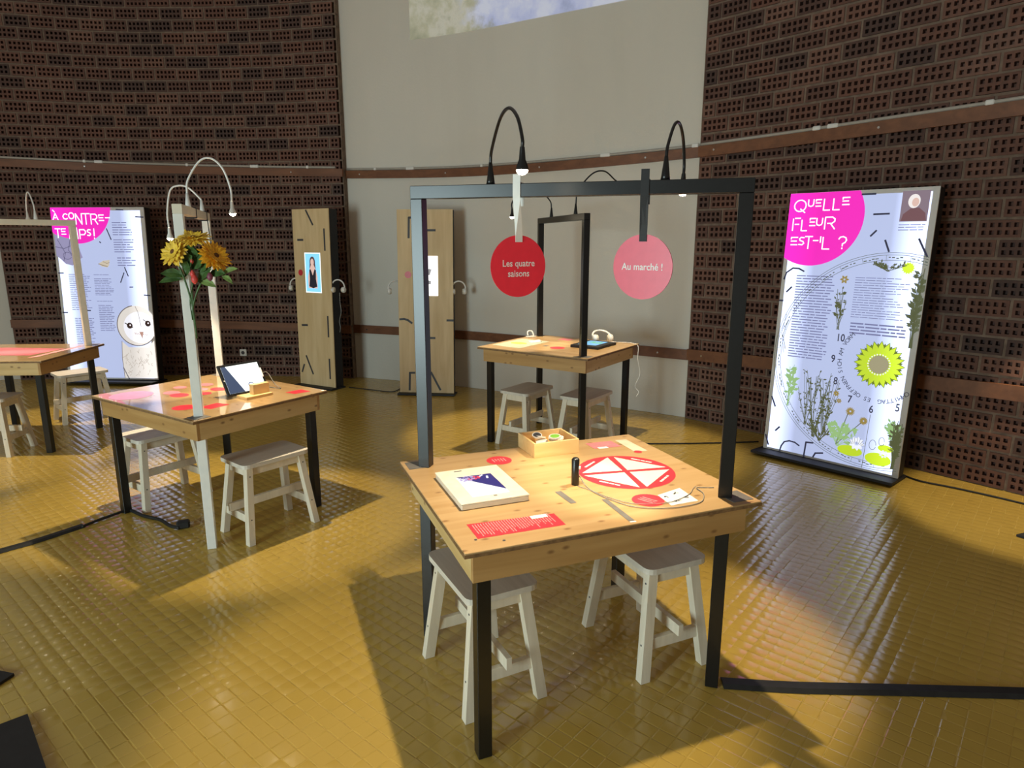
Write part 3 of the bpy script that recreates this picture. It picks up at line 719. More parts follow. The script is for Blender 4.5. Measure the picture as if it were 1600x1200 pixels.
# --- prints on the sunflower table
h1 = .74
sticker(T1, h1, 'lilac_wheel_sticker', plain('lilac_print', (.55, .26, .45), .3), lambda p: p.poly(circle(-.33, -.30, .115, 30)))
for k, (x, y, r_) in enumerate(((-.20, -.13, .055), (-.10, -.14, .06), (-.245, .12, .05), (-.06, .085, .055), (-.30, -.02, .045), (-.02, -.03, .045), (-.14, .02, .05))):
    sticker(T1, h1, 'round_print', M['red'] if k % 2 else M['pink'], lambda p: p.poly(circle(x, y, r_, 28, r_ * .8)), .0007 + .0001 * k)
sticker(T1, h1, 'round_print', M['red'], lambda p: p.poly(circle(.205, -.29, .062, 28)))
sticker(T1, h1, 'text_print', M['red'], quad((.27, -.25), (.36, -.23), (.35, -.11), (.26, -.13)))
sticker(T1, h1, 'text_print', M['red'], quad((.36, .25), (.44, .26), (.46, .36), (.37, .36)))
sticker(T1, h1, 'white_label', M['white_print'], quad((.49, .40), (.515, .405), (.515, .425), (.49, .425)))
sticker(T1, h1, 'grey_mark', M['grey_plate'], lambda p: p.poly(circle(.31, .145, .035, 20)))
sticker(T1, h1, 'guide_line', M['grey_plate'], quad((.02, -.31), (.024, -.31), (.024, .02), (.02, .02)))
# tablet on its stand
pa, pb = onz(355, 618, .765), onz(420, 605, .765); yt = math.atan2(pb.y - pa.y, pb.x - pa.x)
tp = (pa + pb) / 2; dirx = Vector((math.cos(yt), math.sin(yt), 0)); back = Vector((-math.sin(yt), math.cos(yt), 0))
sd = thing('tablet_stand', 'small pine block stand under the tilted tablet', 'stand', Vector((tp.x, tp.y, h1)) - back * .03 + dirx * .01, (0, 0, yt))
MB().box((-.005, .0, .008), (.17, .15, .016), bev=.001).build('foot', M['box_wood'], sd)
MB().box((.025, -.028, .045), (.105, .040, .06), bev=.001).build('front_stop', M['box_wood'], sd)
MB().box((0, .062, .028), (.09, .018, .03), bev=.001).build('back_rest', M['box_wood'], sd)
tbm = thing('tablet', 'black cased tablet with glowing white screen on the pine block stand', 'tablet', Vector((tp.x, tp.y, h1 + .018)) - back * .008, (R(-28), 0, yt))
MB().box((0, .008, .095), (.270, .012, .196), bev=.005).build('case', M['black'], tbm)
pr = Print('xz', -.0005); pr.poly([(-.118, .012), (.118, .012), (.118, .178), (-.118, .178)]); pr.build('screen', emit('tablet_white', (.93, 1.0, .98), 1.15), tbm)
pr = Print('xz', .0003); pr.poly([(-.118, .012), (-.02, .012), (-.09, .178), (-.118, .178)]); pr.build('screen_dark_band', emit('tablet_blue', (.05, .08, .16), .6), tbm)
pr = Print('xz', .0006)
for a_ in range(10): pr.stroke([(.03 + .016 * math.cos(R(a_ * 20)), .045 + .016 * math.sin(R(a_ * 20))), (.03 + .016 * math.cos(R(a_ * 20 + 20)), .045 + .016 * math.sin(R(a_ * 20 + 20)))], .005)
pr.build('screen_icon', emit('tablet_icon', (.05, .06, .25), .5), tbm)
pr = Print('xz', .0006); pr.poly(circle(-.124, .095, .004, 10)); pr.build('button', M['white_plastic'], tbm)
MB().box((.122, .002, .11), (.012, .012, .06), bev=.003).build('case_clip', M['white_plastic'], tbm)
cb = MB(); e_ = Vector((tp.x, tp.y, h1)) + dirx * .135
cp = [e_ + Vector((0, 0, .11)) + back * .05, e_ + dirx * .04 + Vector((0, 0, .10)) + back * .06, e_ + dirx * .06 + Vector((0, 0, .03)) + back * .02, e_ + dirx * .08 + back * .0 + Vector((0, 0, .004)), e_ + dirx * .05 + back * .12 + Vector((0, 0, .004)), e_ - dirx * .1 + back * .16 + Vector((0, 0, .004))]
c0 = cp[0].copy(); cb.tube([p - c0 for p in smooth_pts(cp, 8)], .0028, 6); o = cb.build('charging_cable', M['cable_grey'], None, True); o.location = c0; tag(o, 'grey charging cable behind the tilted tablet', 'cable')

# --- far table things
h2 = .80
sticker(T2, h2, 'green_sheet', plain('pale_green_sheet', (.62, .66, .48), .25), quad((-.46, -.30), (-.17, -.33), (-.17, .12), (-.46, .14)))
sticker(T2, h2, 'yellow_print', plain('lime_print', (.62, .68, .12), .4), lambda p: p.poly(circle(-.33, -.1, .075, 20, .05)), .0009)
sticker(T2, h2, 'red_print', M['red'], lambda p: p.poly(circle(.06, -.13, .06, 24)))
sticker(T2, h2, 'pink_print', M['pink'], quad((-.17, .26), (-.06, .25), (-.06, .35), (-.17, .36)))
sticker(T2, h2, 'dark_tag', M['grey_plate'], quad((-.09, -.12), (-.05, -.12), (-.05, -.07), (-.09, -.07)))
def on2(x, y, z=h2): return W2m @ Vector((x, y, z))
tb2 = thing('tablet', 'black framed tablet lying flat on the far table beside the headphones', 'tablet', on2(.25, .12), (0, 0, R(-34.75)))
MB().box((0, 0, .011), (.25, .32, .022), bev=.003).build('case', M['blackmatte'], tb2)
pr = Print('xy', .0224); pr.rectangle(-.09, -.10, .07, .12); pr.build('screen', emit('tablet_sky', (.18, .45, .75), .8), tb2)
pr = Print('xy', .0227); pr.poly([(-.07, .02), (.0, .02), (-.03, .11)]); pr.poly([(-.02, .0), (.06, .0), (.04, .1)]); pr.build('screen_hills', emit('tablet_green', (.15, .5, .3), .8), tb2)
sh = MB(); sh.tube(smooth_pts([(-.03, 0, .012), (-.02, .02, .05), (.02, .02, .05), (.03, 0, .012)], 5), .006, 6)
rb = thing('white_ring', 'small white loop handle standing on the far table corner', 'handle', on2(-.44, .25), (0, 0, .5)); sh.build('loop', M['white_plastic'], rb, True)
MB().box((0, 0, .006), (.09, .03, .012), bev=.003).build('foot', M['white_plastic'], rb)
wp = thing('crumpled_card', 'white folded card lying on the green sheet of the far table', 'card', on2(-.25, .02), (0, 0, .4))
MB().box((0, 0, .004), (.10, .06, .008), Matrix.Rotation(.12, 3, 'X'), .002).build('fold', M['white_print'], wp); MB().box((.03, .03, .006), (.07, .05, .006), Matrix.Rotation(-.15, 3, 'Y'), .002).build('fold', M['white_print'], wp)

# ------------------------------------------------------------ headphones
def headphones(label, loc, rot, mat='white_plastic', s=1.0):
    t = thing('headphones', label, 'headphones', loc, rot, 'white headphones')
    b_ = MB(); n_ = 18
    b_.tube([(.078 * s * math.cos(R(-10 + 200 * k / n_)), 0, .085 * s * math.sin(R(-10 + 200 * k / n_))) for k in range(n_ + 1)], .0085 * s, 8); b_.build('headband', M[mat], t, True)
    for sx in (-1, 1):
        b_ = MB(); b_.tube([(sx * .085 * s, 0, -.03 * s), (sx * .07 * s, 0, -.03 * s), (sx * .052 * s, 0, -.03 * s)], [.028 * s, .035 * s, .033 * s], 16); b_.build('ear_cup', M[mat], t, True)
        b_ = MB(); b_.tube([(sx * .052 * s, 0, -.03 * s), (sx * .042 * s, 0, -.03 * s)], [.033 * s, .028 * s], 16); b_.build('ear_pad', M['cream_and_shaded_white'], t, True)
    return t
headphones('white headphones lying on the far table', on2(.20, .36, h2 + .048), (R(-62), 0, R(10)))
cb = MB(); cp = [on2(.27, .33, h2 + .01), on2(.36, .38, h2 + .008), on2(.47, .40, h2 + .006), on2(.51, .41, h2 - .02), on2(.515, .40, h2 - .12), on2(.53, .42, .55), on2(.50, .40, .45), on2(.53, .41, .40), on2(.515, .40, .36)]
c0 = cp[0].copy(); cb.tube([p - c0 for p in smooth_pts(cp, 6)], .003, 6); o = cb.build('headphone_cable', M['white_plastic'], None, True); o.location = c0; tag(o, 'white headphone cable dangling over the far table edge', 'cable')

# ------------------------------------------------------------ stools
def make_stool(label):
    t = thing('wooden_stool', label, 'stool', group='whitewashed wooden stools')
    sl_, sw, sh_ = .205, .138, .45
    poly = []
    for (cx_, cy_, a0) in ((sl_ - .035, sw - .035, 0), (-sl_ + .035, sw - .035, 90), (-sl_ + .035, -sw + .035, 180), (sl_ - .035, -sw + .035, 270)):
        poly += [(cx_ + .035 * math.cos(R(a0 + k * 22.5)), cy_ + .035 * math.sin(R(a0 + k * 22.5))) for k in range(5)]
    MB().prism(poly, sh_ - .022, sh_).build('seat', M['stool_seat'], t)
    tops, bots = {}, {}
    for sx in (-1, 1):
        for sy in (-1, 1):
            p1 = Vector((sx * .158, sy * .092, sh_ - .023)); p0 = Vector((sx * .205, sy * .142, .0))
            tops[sx, sy], bots[sx, sy] = p1, p0
            w_, d_ = .020, .0175
            vs_ = [p0 + Vector((a * d_, b * w_, 0)) for a, b in ((-1, -1), (1, -1), (1, 1), (-1, 1))] + [p1 + Vector((a * d_, b * w_, 0)) for a, b in ((-1, -1), (1, -1), (1, 1), (-1, 1))]
            lg = MB(); lg.add(vs_, [(3, 2, 1, 0), (4, 5, 6, 7), (0, 1, 5, 4), (1, 2, 6, 5), (2, 3, 7, 6), (3, 0, 4, 7)])
            lo = lg.build('leg', M['stool'], t)
            for f in (.33, .88):
                q = p0.lerp(p1, f) + Vector((0, sy * w_, 0)); sc = MB(); sc.tube([q, q + Vector((0, sy * .001, 0))], .004, 8); sc.build('screw', M['dark_print'], lo)
    for sx in (-1, 1):
        a_, b_ = bots[sx, -1].lerp(tops[sx, -1], .33), bots[sx, 1].lerp(tops[sx, 1], .33)
        MB().beam(a_ + Vector((0, .018, 0)), b_ - Vector((0, .018, 0)), .022, .045, bev=.001).build('end_rail', M['stool'], t)
        a_, b_ = bots[sx, -1].lerp(tops[sx, -1], .93), bots[sx, 1].lerp(tops[sx, 1], .93)
        MB().beam(a_ + Vector((0, .018, 0)), b_ - Vector((0, .018, 0)), .022, .045, bev=.001).build('top_rail', M['stool'], t)
    for sy in (-1, 1):
        a_, b_ = bots[-1, sy].lerp(tops[-1, sy], .93), bots[1, sy].lerp(tops[1, sy], .93)
        MB().beam(a_ + Vector((.016, 0, 0)), b_ - Vector((.016, 0, 0)), .02, .04, bev=.001).build('top_rail', M['stool'], t)
    zz = .02 + sh_ * .33 + .02
    MB().box((0, 0, .192), (.47, .022, .045), bev=.001).build('stretcher', M['stool'], t)
    return t
stool0 = make_stool('wooden stool pushed under the nearest table, left one beside the near black leg')
stool0.location = (-.116, 2.242, 0); stool0.rotation_euler = (0, 0, R(117))
for x, y, a_, lb in ((.541, 2.449, 114, 'wooden stool pushed under the nearest table, right one beside the right black leg'),
                     (-1.409, 3.596, 50.5, 'wooden stool at the front of the sunflower table beside its white leg, fully in view'),
                     (-2.248, 4.05, 56, 'wooden stool in shadow under the left side of the sunflower table'),
                     (.123, 5.30, 53.7, 'grey wooden stool under the far table, left one'),
                     (.592, 5.11, 54.7, 'grey wooden stool under the far table, right one behind the black post'),
                     (-4.02, 6.02, 48, 'wooden stool with lit seat behind the table at the left edge'),
                     (-4.09, 5.0, 3, 'wooden stool under the near side of the table at the left edge')):
    copy_thing(stool0, (x, y, 0), (0, 0, R(a_)), lb)

# ------------------------------------------------------------ gooseneck lamps
def lamp(label, base, head, peak, black, power, aim=(0, 0), cone=60, lead=None):
    """base on the beam, flexible neck rising to peak and coming down to the head"""
    base, head = Vector(base), Vector(head)
    t = thing('gooseneck_lamp', label, 'lamp', base, group='gooseneck clip lamps')
    mt = M['black'] if black else M['white_plastic']
    h = head - base; hz = Vector((h.x, h.y, 0))
    b_ = MB(); b_.tube([(0, 0, 0), (0, 0, .012), (0, 0, .075)], [.016, .014, .006], 14); b_.build('base', mt, t, True)
    pk = peak - base.z
    if lead is None: lead = hz * .12
    c = [Vector((0, 0, .07)), lead * .4 + Vector((0, 0, pk * .55)), hz * .22 + lead + Vector((0, 0, pk * .93)), hz * .52 + lead * .8 + Vector((0, 0, pk)), hz * .86 + Vector((0, 0, pk * .80)), hz * 1.0 + Vector((0, 0, (pk + h.z) * .45)), h + Vector((0, 0, .06))]
    b_ = MB(); b_.tube(smooth_pts(c, 8), .0055, 8); b_.build('neck', mt, t, True)
    b_ = MB(); b_.tube([h + Vector((0, 0, z)) for z in (.065, .05, .03, .012, .0)], [.007, .0085, .010, .017, .0195], 18, cap=False); hd = b_.build('head', mt, t, True)
    b_ = MB(); b_.tube([h + Vector((0, 0, z)) for z in (.006, .0, -.007, -.012, -.014)], [.017, .0175, .015, .009, .002], 18); b_.build('bulb', M['bulb'], hd, True)
    l = bpy.data.lights.new('lamp_light', 'SPOT'); l.energy = power; l.color = LAMP_COL; l.spot_size = R(cone); l.spot_blend = 0.38; l.shadow_soft_size = .015
    lo = bpy.data.objects.new('lamp_light', l); COL.objects.link(lo); lo.parent = t; lo.location = h + Vector((0, 0, -.020)); lo.rotation_euler = Vector((aim[0], aim[1], -1.0)).to_track_quat('-Z', 'Y').to_euler()
    return t
def on_beam(A, B, t): return A.lerp(B, t)
lamp('black gooseneck lamp arching over the beam beside the white strap, lit', on_beam(A0, B0, .755), (.03, 2.03, 1.83), 2.03, True, LAMP_W, (-.10, .06), 66)
lamp('black gooseneck lamp on the right end of the nearest frame', on_beam(A0, B0, .225), (.62, 2.49, 1.80), 2.02, True, LAMP_W, (-.08, .0), 60)
lamp('white gooseneck lamp arching high to the right of the sunflower table frame', on_beam(A1, B1, .33), (-1.53, 3.73, 1.775), 2.06, False, LAMP_W, (.05, -.02), 60)
lamp('white gooseneck lamp bending left over the sunflower bouquet', on_beam(A1, B1, .87), (-2.12, 4.19, 1.645), 1.96, False, LAMP_W, (-.10, -.08), 66)
lamp('black gooseneck lamp on the far frame bending left, lit', on_beam(A2, B2, .73), (0.0, 5.49, 1.82), 2.06, True, LAMP_W)
lamp('black gooseneck lamp on the far frame bending right', on_beam(A2, B2, .2), (.81, 5.09, 2.0), 2.13, True, LAMP_W)
lamp('white gooseneck lamp on the frame at the left edge', on_beam(A3, B3, .25), (-4.08, 5.73, 1.80), 2.02, False, LAMP_W)
lamp('white gooseneck lamp at the outer end of the left edge frame', on_beam(A3, B3, .75), (-3.95, 4.9, 1.80), 2.02, False, LAMP_W)
# lamp of the next exhibit table, right of the picture
l = bpy.data.lights.new('next_table_lamp', 'SPOT'); l.energy = LAMP_W; l.color = LAMP_COL; l.spot_size = R(56); l.spot_blend = .35; l.shadow_soft_size = .015
lo = bpy.data.objects.new('next_table_lamp', l); COL.objects.link(lo); lo.location = (3.28, 3.75, 1.82)

# ------------------------------------------------------------ hanging round signs
def sign(label, tpos, zc_, r_, yaw, mat, strapmat, lines, ang_strap, top):
    p = on_beam(A0, B0, tpos)
    t = thing('round_sign', label, 'sign', (p.x, p.y, zc_), (0, 0, R(yaw)), 'round signs hanging from the nearest frame')
    b_ = MB(); pl_ = circle(0, 0, r_, 56)
    n_ = len(pl_); vs_ = [(x, -.002, z) for x, z in pl_] + [(x, .002, z) for x, z in pl_]
    b_.add(vs_, [tuple(range(n_)), tuple(range(2 * n_ - 1, n_ - 1, -1))] + [(i, n_ + i, n_ + (i + 1) % n_, (i + 1) % n_) for i in range(n_)])
    b_.build('disc', M[mat], t)
    pr = Print('xz', .0027)
    for tx_, y_ in lines: add_text(pr, tx_, .033, 0, y_, 0, .92, .0004)
    pr.build('lettering', M['white_print'], t)
    # strap: up the front of the disc, over the beam
    b_ = MB(); q = Matrix.Rotation(R(-yaw), 3, 'Z'); d_ = q @ Vector((math.cos(R(ang_strap)), math.sin(R(ang_strap)), 0)); nf = q @ Vector((math.sin(R(ang_strap)), -math.cos(R(ang_strap)), 0))
    zt = p.z - zc_; hw = .0135; k = .026
    prof = [(Vector((0, -.004, r_ * .78)), Vector((1, 0, 0))), (Vector((0, -.004, r_ * .98)), Vector((1, 0, 0))), (nf * k + Vector((0, 0, zt - .05)), d_), (nf * k + Vector((0, 0, zt + .003)), d_), (-nf * k + Vector((0, 0, zt + .003)), d_), (-nf * k + Vector((0, 0, zt - .075)), d_)]
    for (a_, da), (c_, dc) in zip(prof[:-1], prof[1:]):
        t_ = (c_ - a_).normalized().cross(da).normalized() * .0012
        b_.add([a_ - da * hw - t_, a_ + da * hw - t_, c_ + dc * hw - t_, c_ - dc * hw - t_, a_ - da * hw + t_, a_ + da * hw + t_, c_ + dc * hw + t_, c_ - dc * hw + t_], [(0, 1, 2, 3), (7, 6, 5, 4), (0, 4, 5, 1), (1, 5, 6, 2), (2, 6, 7, 3), (3, 7, 4, 0)])
    if top: b_.beam(nf * .024 + Vector((0, 0, zt)), nf * .024 + Vector((0, 0, zt + top)), 2 * hw, .003, up=tuple(nf.cross(Vector((0, 0, 1))).cross(Vector((0, 0, 1)))))
    b_.build('strap', M[strapmat], t)
sign('red round sign reading Les quatre saisons on a white strap', .665, 1.538, .109, 26, 'signred', 'white_paint', (('Les quatre', .010), ('saisons', -.026)), -16.2, .03)
sign('pink round sign reading Au marché on a black strap', .28, 1.54, .109, -36, 'signpink', 'blackmatte', (('Au marché !', 0.0),), -16.2, .035)

# ------------------------------------------------------------ black cable straps on the white frame
for tt_, lb in ((.42, 'black cable tied around the white frame beam, nearer one'), (.86, 'black cable tied around the white frame beam, farther one')):
    p = on_beam(A1, B1, tt_); b_ = MB(); dv = (B1 - A1).normalized(); nv = dv.cross(Vector((0, 0, 1)))
    z0 = -.046; k = .026
    c = [nv * k + Vector((0, 0, .003)), -nv * k + Vector((0, 0, .003)), -nv * k + Vector((0, 0, z0 - .003)), nv * k + Vector((0, 0, z0 - .003)), nv * k + Vector((0, 0, .003))]
    for a_, e_ in zip(c[:-1], c[1:]): b_.beam(a_, e_, .009, .003, up=tuple(nv if abs((e_ - a_).z) < .01 else nv))
    if tt_ > .5: b_.tube([nv * k + Vector((0, 0, z0)), nv * k * 1.2 - dv * .02 + Vector((0, 0, -.12)), nv * k * 1.3 - dv * .0 + Vector((0, 0, -.23))], .003, 6)
    o = b_.build('cable_tie', M['blackmatte']); o.location = p; tag(o, lb, 'cable tie')

# ------------------------------------------------------------ sunflower bouquet on the white post
fb = Vector((A1.x + .008, A1.y - .05, 0))
def fl(u, v, dY=0.0): return at(u, v, fb.y + dY)
bq = thing('sunflower_bouquet', 'bouquet of three yellow artificial sunflowers fixed to the white post', 'flowers', fl(303, 498))
b0 = Vector(bq.location)
def petal_ring(mb, c, nrm, r0, r1, n_, w_, cup, jit, rr):
    nrm = Vector(nrm).normalized(); ax = nrm.cross(Vector((0.1, 0.2, 1))).normalized(); ay = nrm.cross(ax)
    for k in range(n_):
        a_ = 2 * math.pi * (k + rr.uniform(-.2, .2)) / n_; d = ax * math.cos(a_) + ay * math.sin(a_); s_ = nrm.cross(d)
        L_ = r1 * rr.uniform(.85, 1.08); cu = cup + rr.uniform(-jit, jit)
        pts = []
        for f, wf in ((0, .35), (.35, .95), (.7, .85), (1, .05)):
            pos = c + d * (r0 + (L_ - r0) * f) + nrm * (cu * L_ * (f ** 1.6)); pts.append((pos - s_ * w_ * wf, pos + nrm * .003, pos + s_ * w_ * wf))
        vs_ = [q for p_ in pts for q in p_]; fs_ = []
        for i in range(3):
            fs_ += [(3 * i, 3 * i + 1, 3 * i + 4, 3 * i + 3), (3 * i + 1, 3 * i + 2, 3 * i + 5, 3 * i + 4)]
        mb.add(vs_, fs_)
def flower(c, nrm, rad, seed, mat):
    rr = random.Random(seed); c = c - b0; nv = Vector(nrm).normalized()
    hd = MB(); ax = nv.cross(Vector((0.1, 0.2, 1))).normalized(); ay = nv.cross(ax)
    rings = [(.0, .012), (.5, .010), (.85, .006), (1.0, 0.0), (.9, -.008), (.4, -.016)]
    base = 0; vs_ = []
    for f, z in rings:
        for k in range(14): vs_.append(c + (ax * math.cos(2 * math.pi * k / 14) + ay * math.sin(2 * math.pi * k / 14)) * rad * .26 * max(f, .02) + nv * z)
    fs_ = [(i * 14 + k, i * 14 + (k + 1) % 14, (i + 1) * 14 + (k + 1) % 14, (i + 1) * 14 + k) for i in range(len(rings) - 1) for k in range(14)]
    hd.add(vs_, fs_); ho = hd.build('flower_head', M['seed'], bq, True)
    p_ = MB(); petal_ring(p_, c, nrm, rad * .15, rad, 20, rad * .17, -.12, .14, rr); petal_ring(p_, c + nv * .004, nrm, rad * .15, rad * .86, 18, rad * .16, .12, .14, rr); petal_ring(p_, c + nv * .007, nrm, rad * .15, rad * .62, 15, rad * .14, .30, .14, rr)
    p_.build('petals', mat, ho)
    g_ = MB(); petal_ring(g_, c - nv * .010, nrm, rad * .1, rad * .45, 9, rad * .11, -.25, .1, rr); g_.build('sepals', M['leaf'], ho)
    return c
heads = [flower(fl(271, 394, -.03), (-.35, -.85, .45), .080, 1, M['petal2']), flower(fl(302, 372, .02), (.05, -.30, .85), .084, 2, M['petal2']), flower(fl(337, 400, .0), (.75, -.42, .50), .086, 3, M['petal'])]
for k, hp in enumerate(heads):
    b_ = MB(); mid = Vector((hp.x * .35, hp.y * .3, hp.z * .55)); b_.tube(smooth_pts([Vector((0, .01, -.10 + .03 * k)), Vector((0, 0, .05)), mid, hp - Vector((0, 0, .01))], 6), .0045, 7); b_.build('stem', M['leaf'], bq, True)
def leaf(u0, v0, u1, v1, w_, mat, dy=0.0, sag=.012):
    a_, e_ = fl(u0, v0, dy) - b0, fl(u1, v1, dy - .04) - b0; d = (e_ - a_); s_ = d.cross(Vector((0, -1, .4))).normalized(); b_ = MB(); vs_ = []
    for f, wf in ((0, .08), (.25, .75), (.5, 1), (.75, .7), (1, .03)):
        p_ = a_ + d * f + Vector((0, 0, sag * math.sin(math.pi * f))); vs_ += [p_ - s_ * w_ * 1.35 * wf, p_ + Vector((0, .006, 0)), p_ + s_ * w_ * 1.35 * wf]
    b_.add(vs_, [q for i in range(4) for q in ((3 * i, 3 * i + 1, 3 * i + 4, 3 * i + 3), (3 * i + 1, 3 * i + 2, 3 * i + 5, 3 * i + 4))])
    b_.build('leaf', mat, bq)
for a in ((290, 432, 250, 428, .018, M['leaf']), (285, 436, 248, 442, .014, M['leaf']), (295, 425, 285, 405, .020, M['leaf']), (300, 420, 318, 402, .028, M['leaf']), (310, 425, 325, 408, .026, M['leaf']), (308, 440, 330, 420, .020, M['leaf']), (310, 440, 338, 449, .014, M['leaf2']), (325, 430, 352, 428, .018, M['leaf']), (345, 430, 372, 420, .010, M['leaf2']), (346, 432, 364, 444, .010, M['leaf2']), (300, 405, 300, 385, .03, M['leaf']), (312, 412, 310, 388, .03, M['leaf']), (290, 432, 292, 408, .018, M['leaf']), (285, 420, 300, 400, .03, M['leaf'])):
    leaf(*a)
for (u, v, r_, mm, nm) in ((304, 436, .017, 'budred', 'bud'), (301, 428, .013, 'budred', 'bud'), (328, 432, .015, 'budpurple', 'bud'), (300, 408, .009, 'budred', 'bud')):
    c = fl(u, v, -.03) - b0; b_ = MB(); b_.tube([c + Vector((0, 0, z * r_ * 1.5)) for z in (-1, -.6, 0, .6, 1)], [r_ * f for f in (.1, .75, 1, .6, .08)], 9); b_.build(nm, M[mm], bq, True)
b_ = MB(); b_.tube(smooth_pts([fl(302, 440, -.01) - b0, fl(297, 470, 0) - b0, fl(301, 500, .0) - b0], 5), .003, 6); b_.build('stem', M['leaf'], bq, True)

# ------------------------------------------------------------ light boxes
FONT = {  # unit strokes, x 0..1, y 0..1
 'E': [[(1, 1), (0, 1)], [(0, .5), (.85, .5)], [(1, 0), (0, 0)], [(0, 1), (0, .78)]], 'F': [[(1, 1), (.25, 1)], [(0, .95), (0, 0)], [(.3, .5), (.85, .5)]], 'L': [[(0, 1), (0, 0)], [(.1, 0), (.75, 0)]],
 'U': [[(0, 1), (0, .35), (.12, .1), (.5, 0), (.88, .1), (1, .35), (1, 1)]], 'R': [[(0, 0), (0, 1), (.7, 1), (.95, .85), (.95, .65), (.7, .48), (.25, .48)], [(.55, .48), (1, 0)]],
 'S': [[(.95, .95), (.35, 1), (.05, .8), (.2, .58), (.75, .45), (.95, .2), (.65, 0), (.0, .04)]], 'T': [[(0, 1), (1, 1)], [(.5, 1), (.5, 0)]], 'I': [[(.5, 1), (.5, 0)]], '-': [[(0, .5), (1, .5)]],
 '?': [[(0, .8), (.15, .95), (.5, 1), (.85, .9), (.95, .7), (.8, .52), (.5, .4), (.5, .22)], [(.5, .07), (.5, 0)]], 'N': [[(0, 0), (0, 1), (1, 0), (1, 1)]], 'C': [[(.95, .85), (.6, 1), (.2, .88), (0, .5), (.2, .12), (.6, 0), (.95, .15)]],
 'A': [[(0, 0), (.5, 1), (1, 0)], [(.3, .3), (.6, .3)]], 'M': [[(0, 0), (.1, 1), (.5, .2), (.9, 1), (1, 0)]], 'P': [[(0, 0), (0, 1), (.75, 1), (1, .82), (1, .65), (.75, .45), (.2, .45)]], '!': [[(.5, 1), (.5, .28)], [(.5, .08), (.5, 0)]],
 '`': [[(0, 1), (1, 0)]]}
FONT['Q'] = [[(.5 + .5 * math.cos(R(a)), .55 + .45 * math.sin(R(a))) for a in range(-60, 301, 20)], [(.55, .3), (.95, 0)]]
FONT['O'] = [[(.5 + .5 * math.cos(R(a)), .5 + .5 * math.sin(R(a))) for a in range(0, 361, 20)]]
def letters(pr, items, w_):
    for ch, x0, y0, x1, y1 in items:
        for s_ in FONT[ch]: pr.stroke([(x0 + (x1 - x0) * a, y0 + (y1 - y0) * b) for a, b in s_], w_)
def lightbox(label, x, y, yaw, lean, w_, h_, zb, depth, inset, strength):
    t = thing('lightbox_panel', label, 'lightbox', (x, y, zb), (R(-lean), 0, R(yaw)), 'tall backlit exhibition panels')
    MB().box((w_ / 2, depth / 2 + .004, h_ / 2), (w_, depth - .008, h_), bev=.003).build('body', M['blackmatte'], t)
    fr = MB()
    for c_, s_ in (((w_ / 2, .002, h_ - inset / 2), (w_, .012, inset)), ((w_ / 2, .002, inset * .25), (w_, .012, inset * .5)), ((inset / 2, .002, h_ / 2), (inset, .0118, h_ - .002)), ((w_ - inset * .65, .002, h_ / 2), (inset * 1.3, .0118, h_ - .002))): fr.box(c_, s_)
    fr.build('fabric_border', plain('fabric_white', (.72, .70, .68), .6, noise=.02), t)
    pr = Print('xz', .0045); pr.rectangle(inset, inset * .5, w_ - inset * 1.3, h_ - inset); pr.build('lit_fabric', backlit('backlit_white', (.56, .64, .95), w_, strength, 1.7), t)
    return t
def prints(t, name, mat, off, fn, rect=None):
    pr = Print('xz', off, rect); fn(pr); return pr.build(name, mat, t)
INK = (.035, .035, .07)
RB = lightbox('tall lit panel titled Quelle fleur est-il with a flower clock', 1.994, 5.012, -46.9, 3.22, .969, 1.945, .03, .11, .03, .56)
w_, h_ = .969, 1.945; full = (0.002, .002, w_ - .002, h_ - .002)
bmag = lambda nm, wd: backlit(nm, (.92, .02, .52), wd, .66, .35)
binkR = emit('panel_ink', INK, .5, .6); btext = emit('panel_text', (.20, .21, .40), .6, .6); bwhite = emit('panel_title_white', (1, .93, 1.0), 1.0)
prints(RB, 'magenta_disc', bmag('backlit_magenta_r', w_), .009, lambda p: p.poly(circle(.19, 1.77, .345, 72)), full)
RW = .0085
for row in ([('Q', .040, 1.805, .125, 1.895), ('U', .140, 1.848, .178, 1.895), ('E', .195, 1.848, .232, 1.893), ('L', .252, 1.818, .310, 1.895), ('L', .318, 1.818, .376, 1.895), ('E', .380, 1.852, .425, 1.90)],
    [('F', .043, 1.678, .095, 1.766), ('L', .108, 1.676, .162, 1.752), ('E', .166, 1.712, .205, 1.762), ('U', .215, 1.712, .255, 1.762), ('R', .275, 1.686, .345, 1.768)],
    [('E', .043, 1.575, .090, 1.628), ('S', .102, 1.575, .140, 1.628), ('T', .146, 1.548, .198, 1.634), ('-', .206, 1.565, .240, 1.645), ('I', .248, 1.592, .266, 1.632), ('L', .275, 1.545, .34, 1.628), ('?', .385, 1.548, .44, 1.632)]):
    for it in row: prints(RB, 'title_letter', bwhite, .0095, lambda p: letters(p, [it], RW))
D_ = [((.503, 1.915), (.589, 1.915)), ((.594, 1.780), (.69, 1.781)), ((.592, 1.635), (.624, 1.671)), ((.688, 1.606), (.72, 1.532)), ((.891, 1.614), (.951, 1.502)), ((.052, 1.228), (.085, 1.264)), ((.028, .418), (.062, .347)), ((.086, .158), (.113, .191)), ((.012, .109), (.041, .036)), ((.005, 1.16), (.03, 1.16)), ((.323, .005), (.328, .117)), ((.328, .117), (.379, .123)), ((.392, .019), (.405, .05)), ((.405, .05), (.458, .063))]
for a, b in D_: prints(RB, 'ink_dash', binkR, .0095, lambda p: p.stroke([a, b], .012), full)
for arc_ in (0, 1): prints(RB, 'ink_arc', binkR, .0095, lambda p: p.stroke([(.021, 1.321), (.035, 1.37), (.08, 1.404), (.125, 1.402), (.164, 1.383)] if arc_ else [(.136, .007), (.145, .05), (.165, .085), (.202, .1), (.245, .097), (.28, .079)], .011), full)
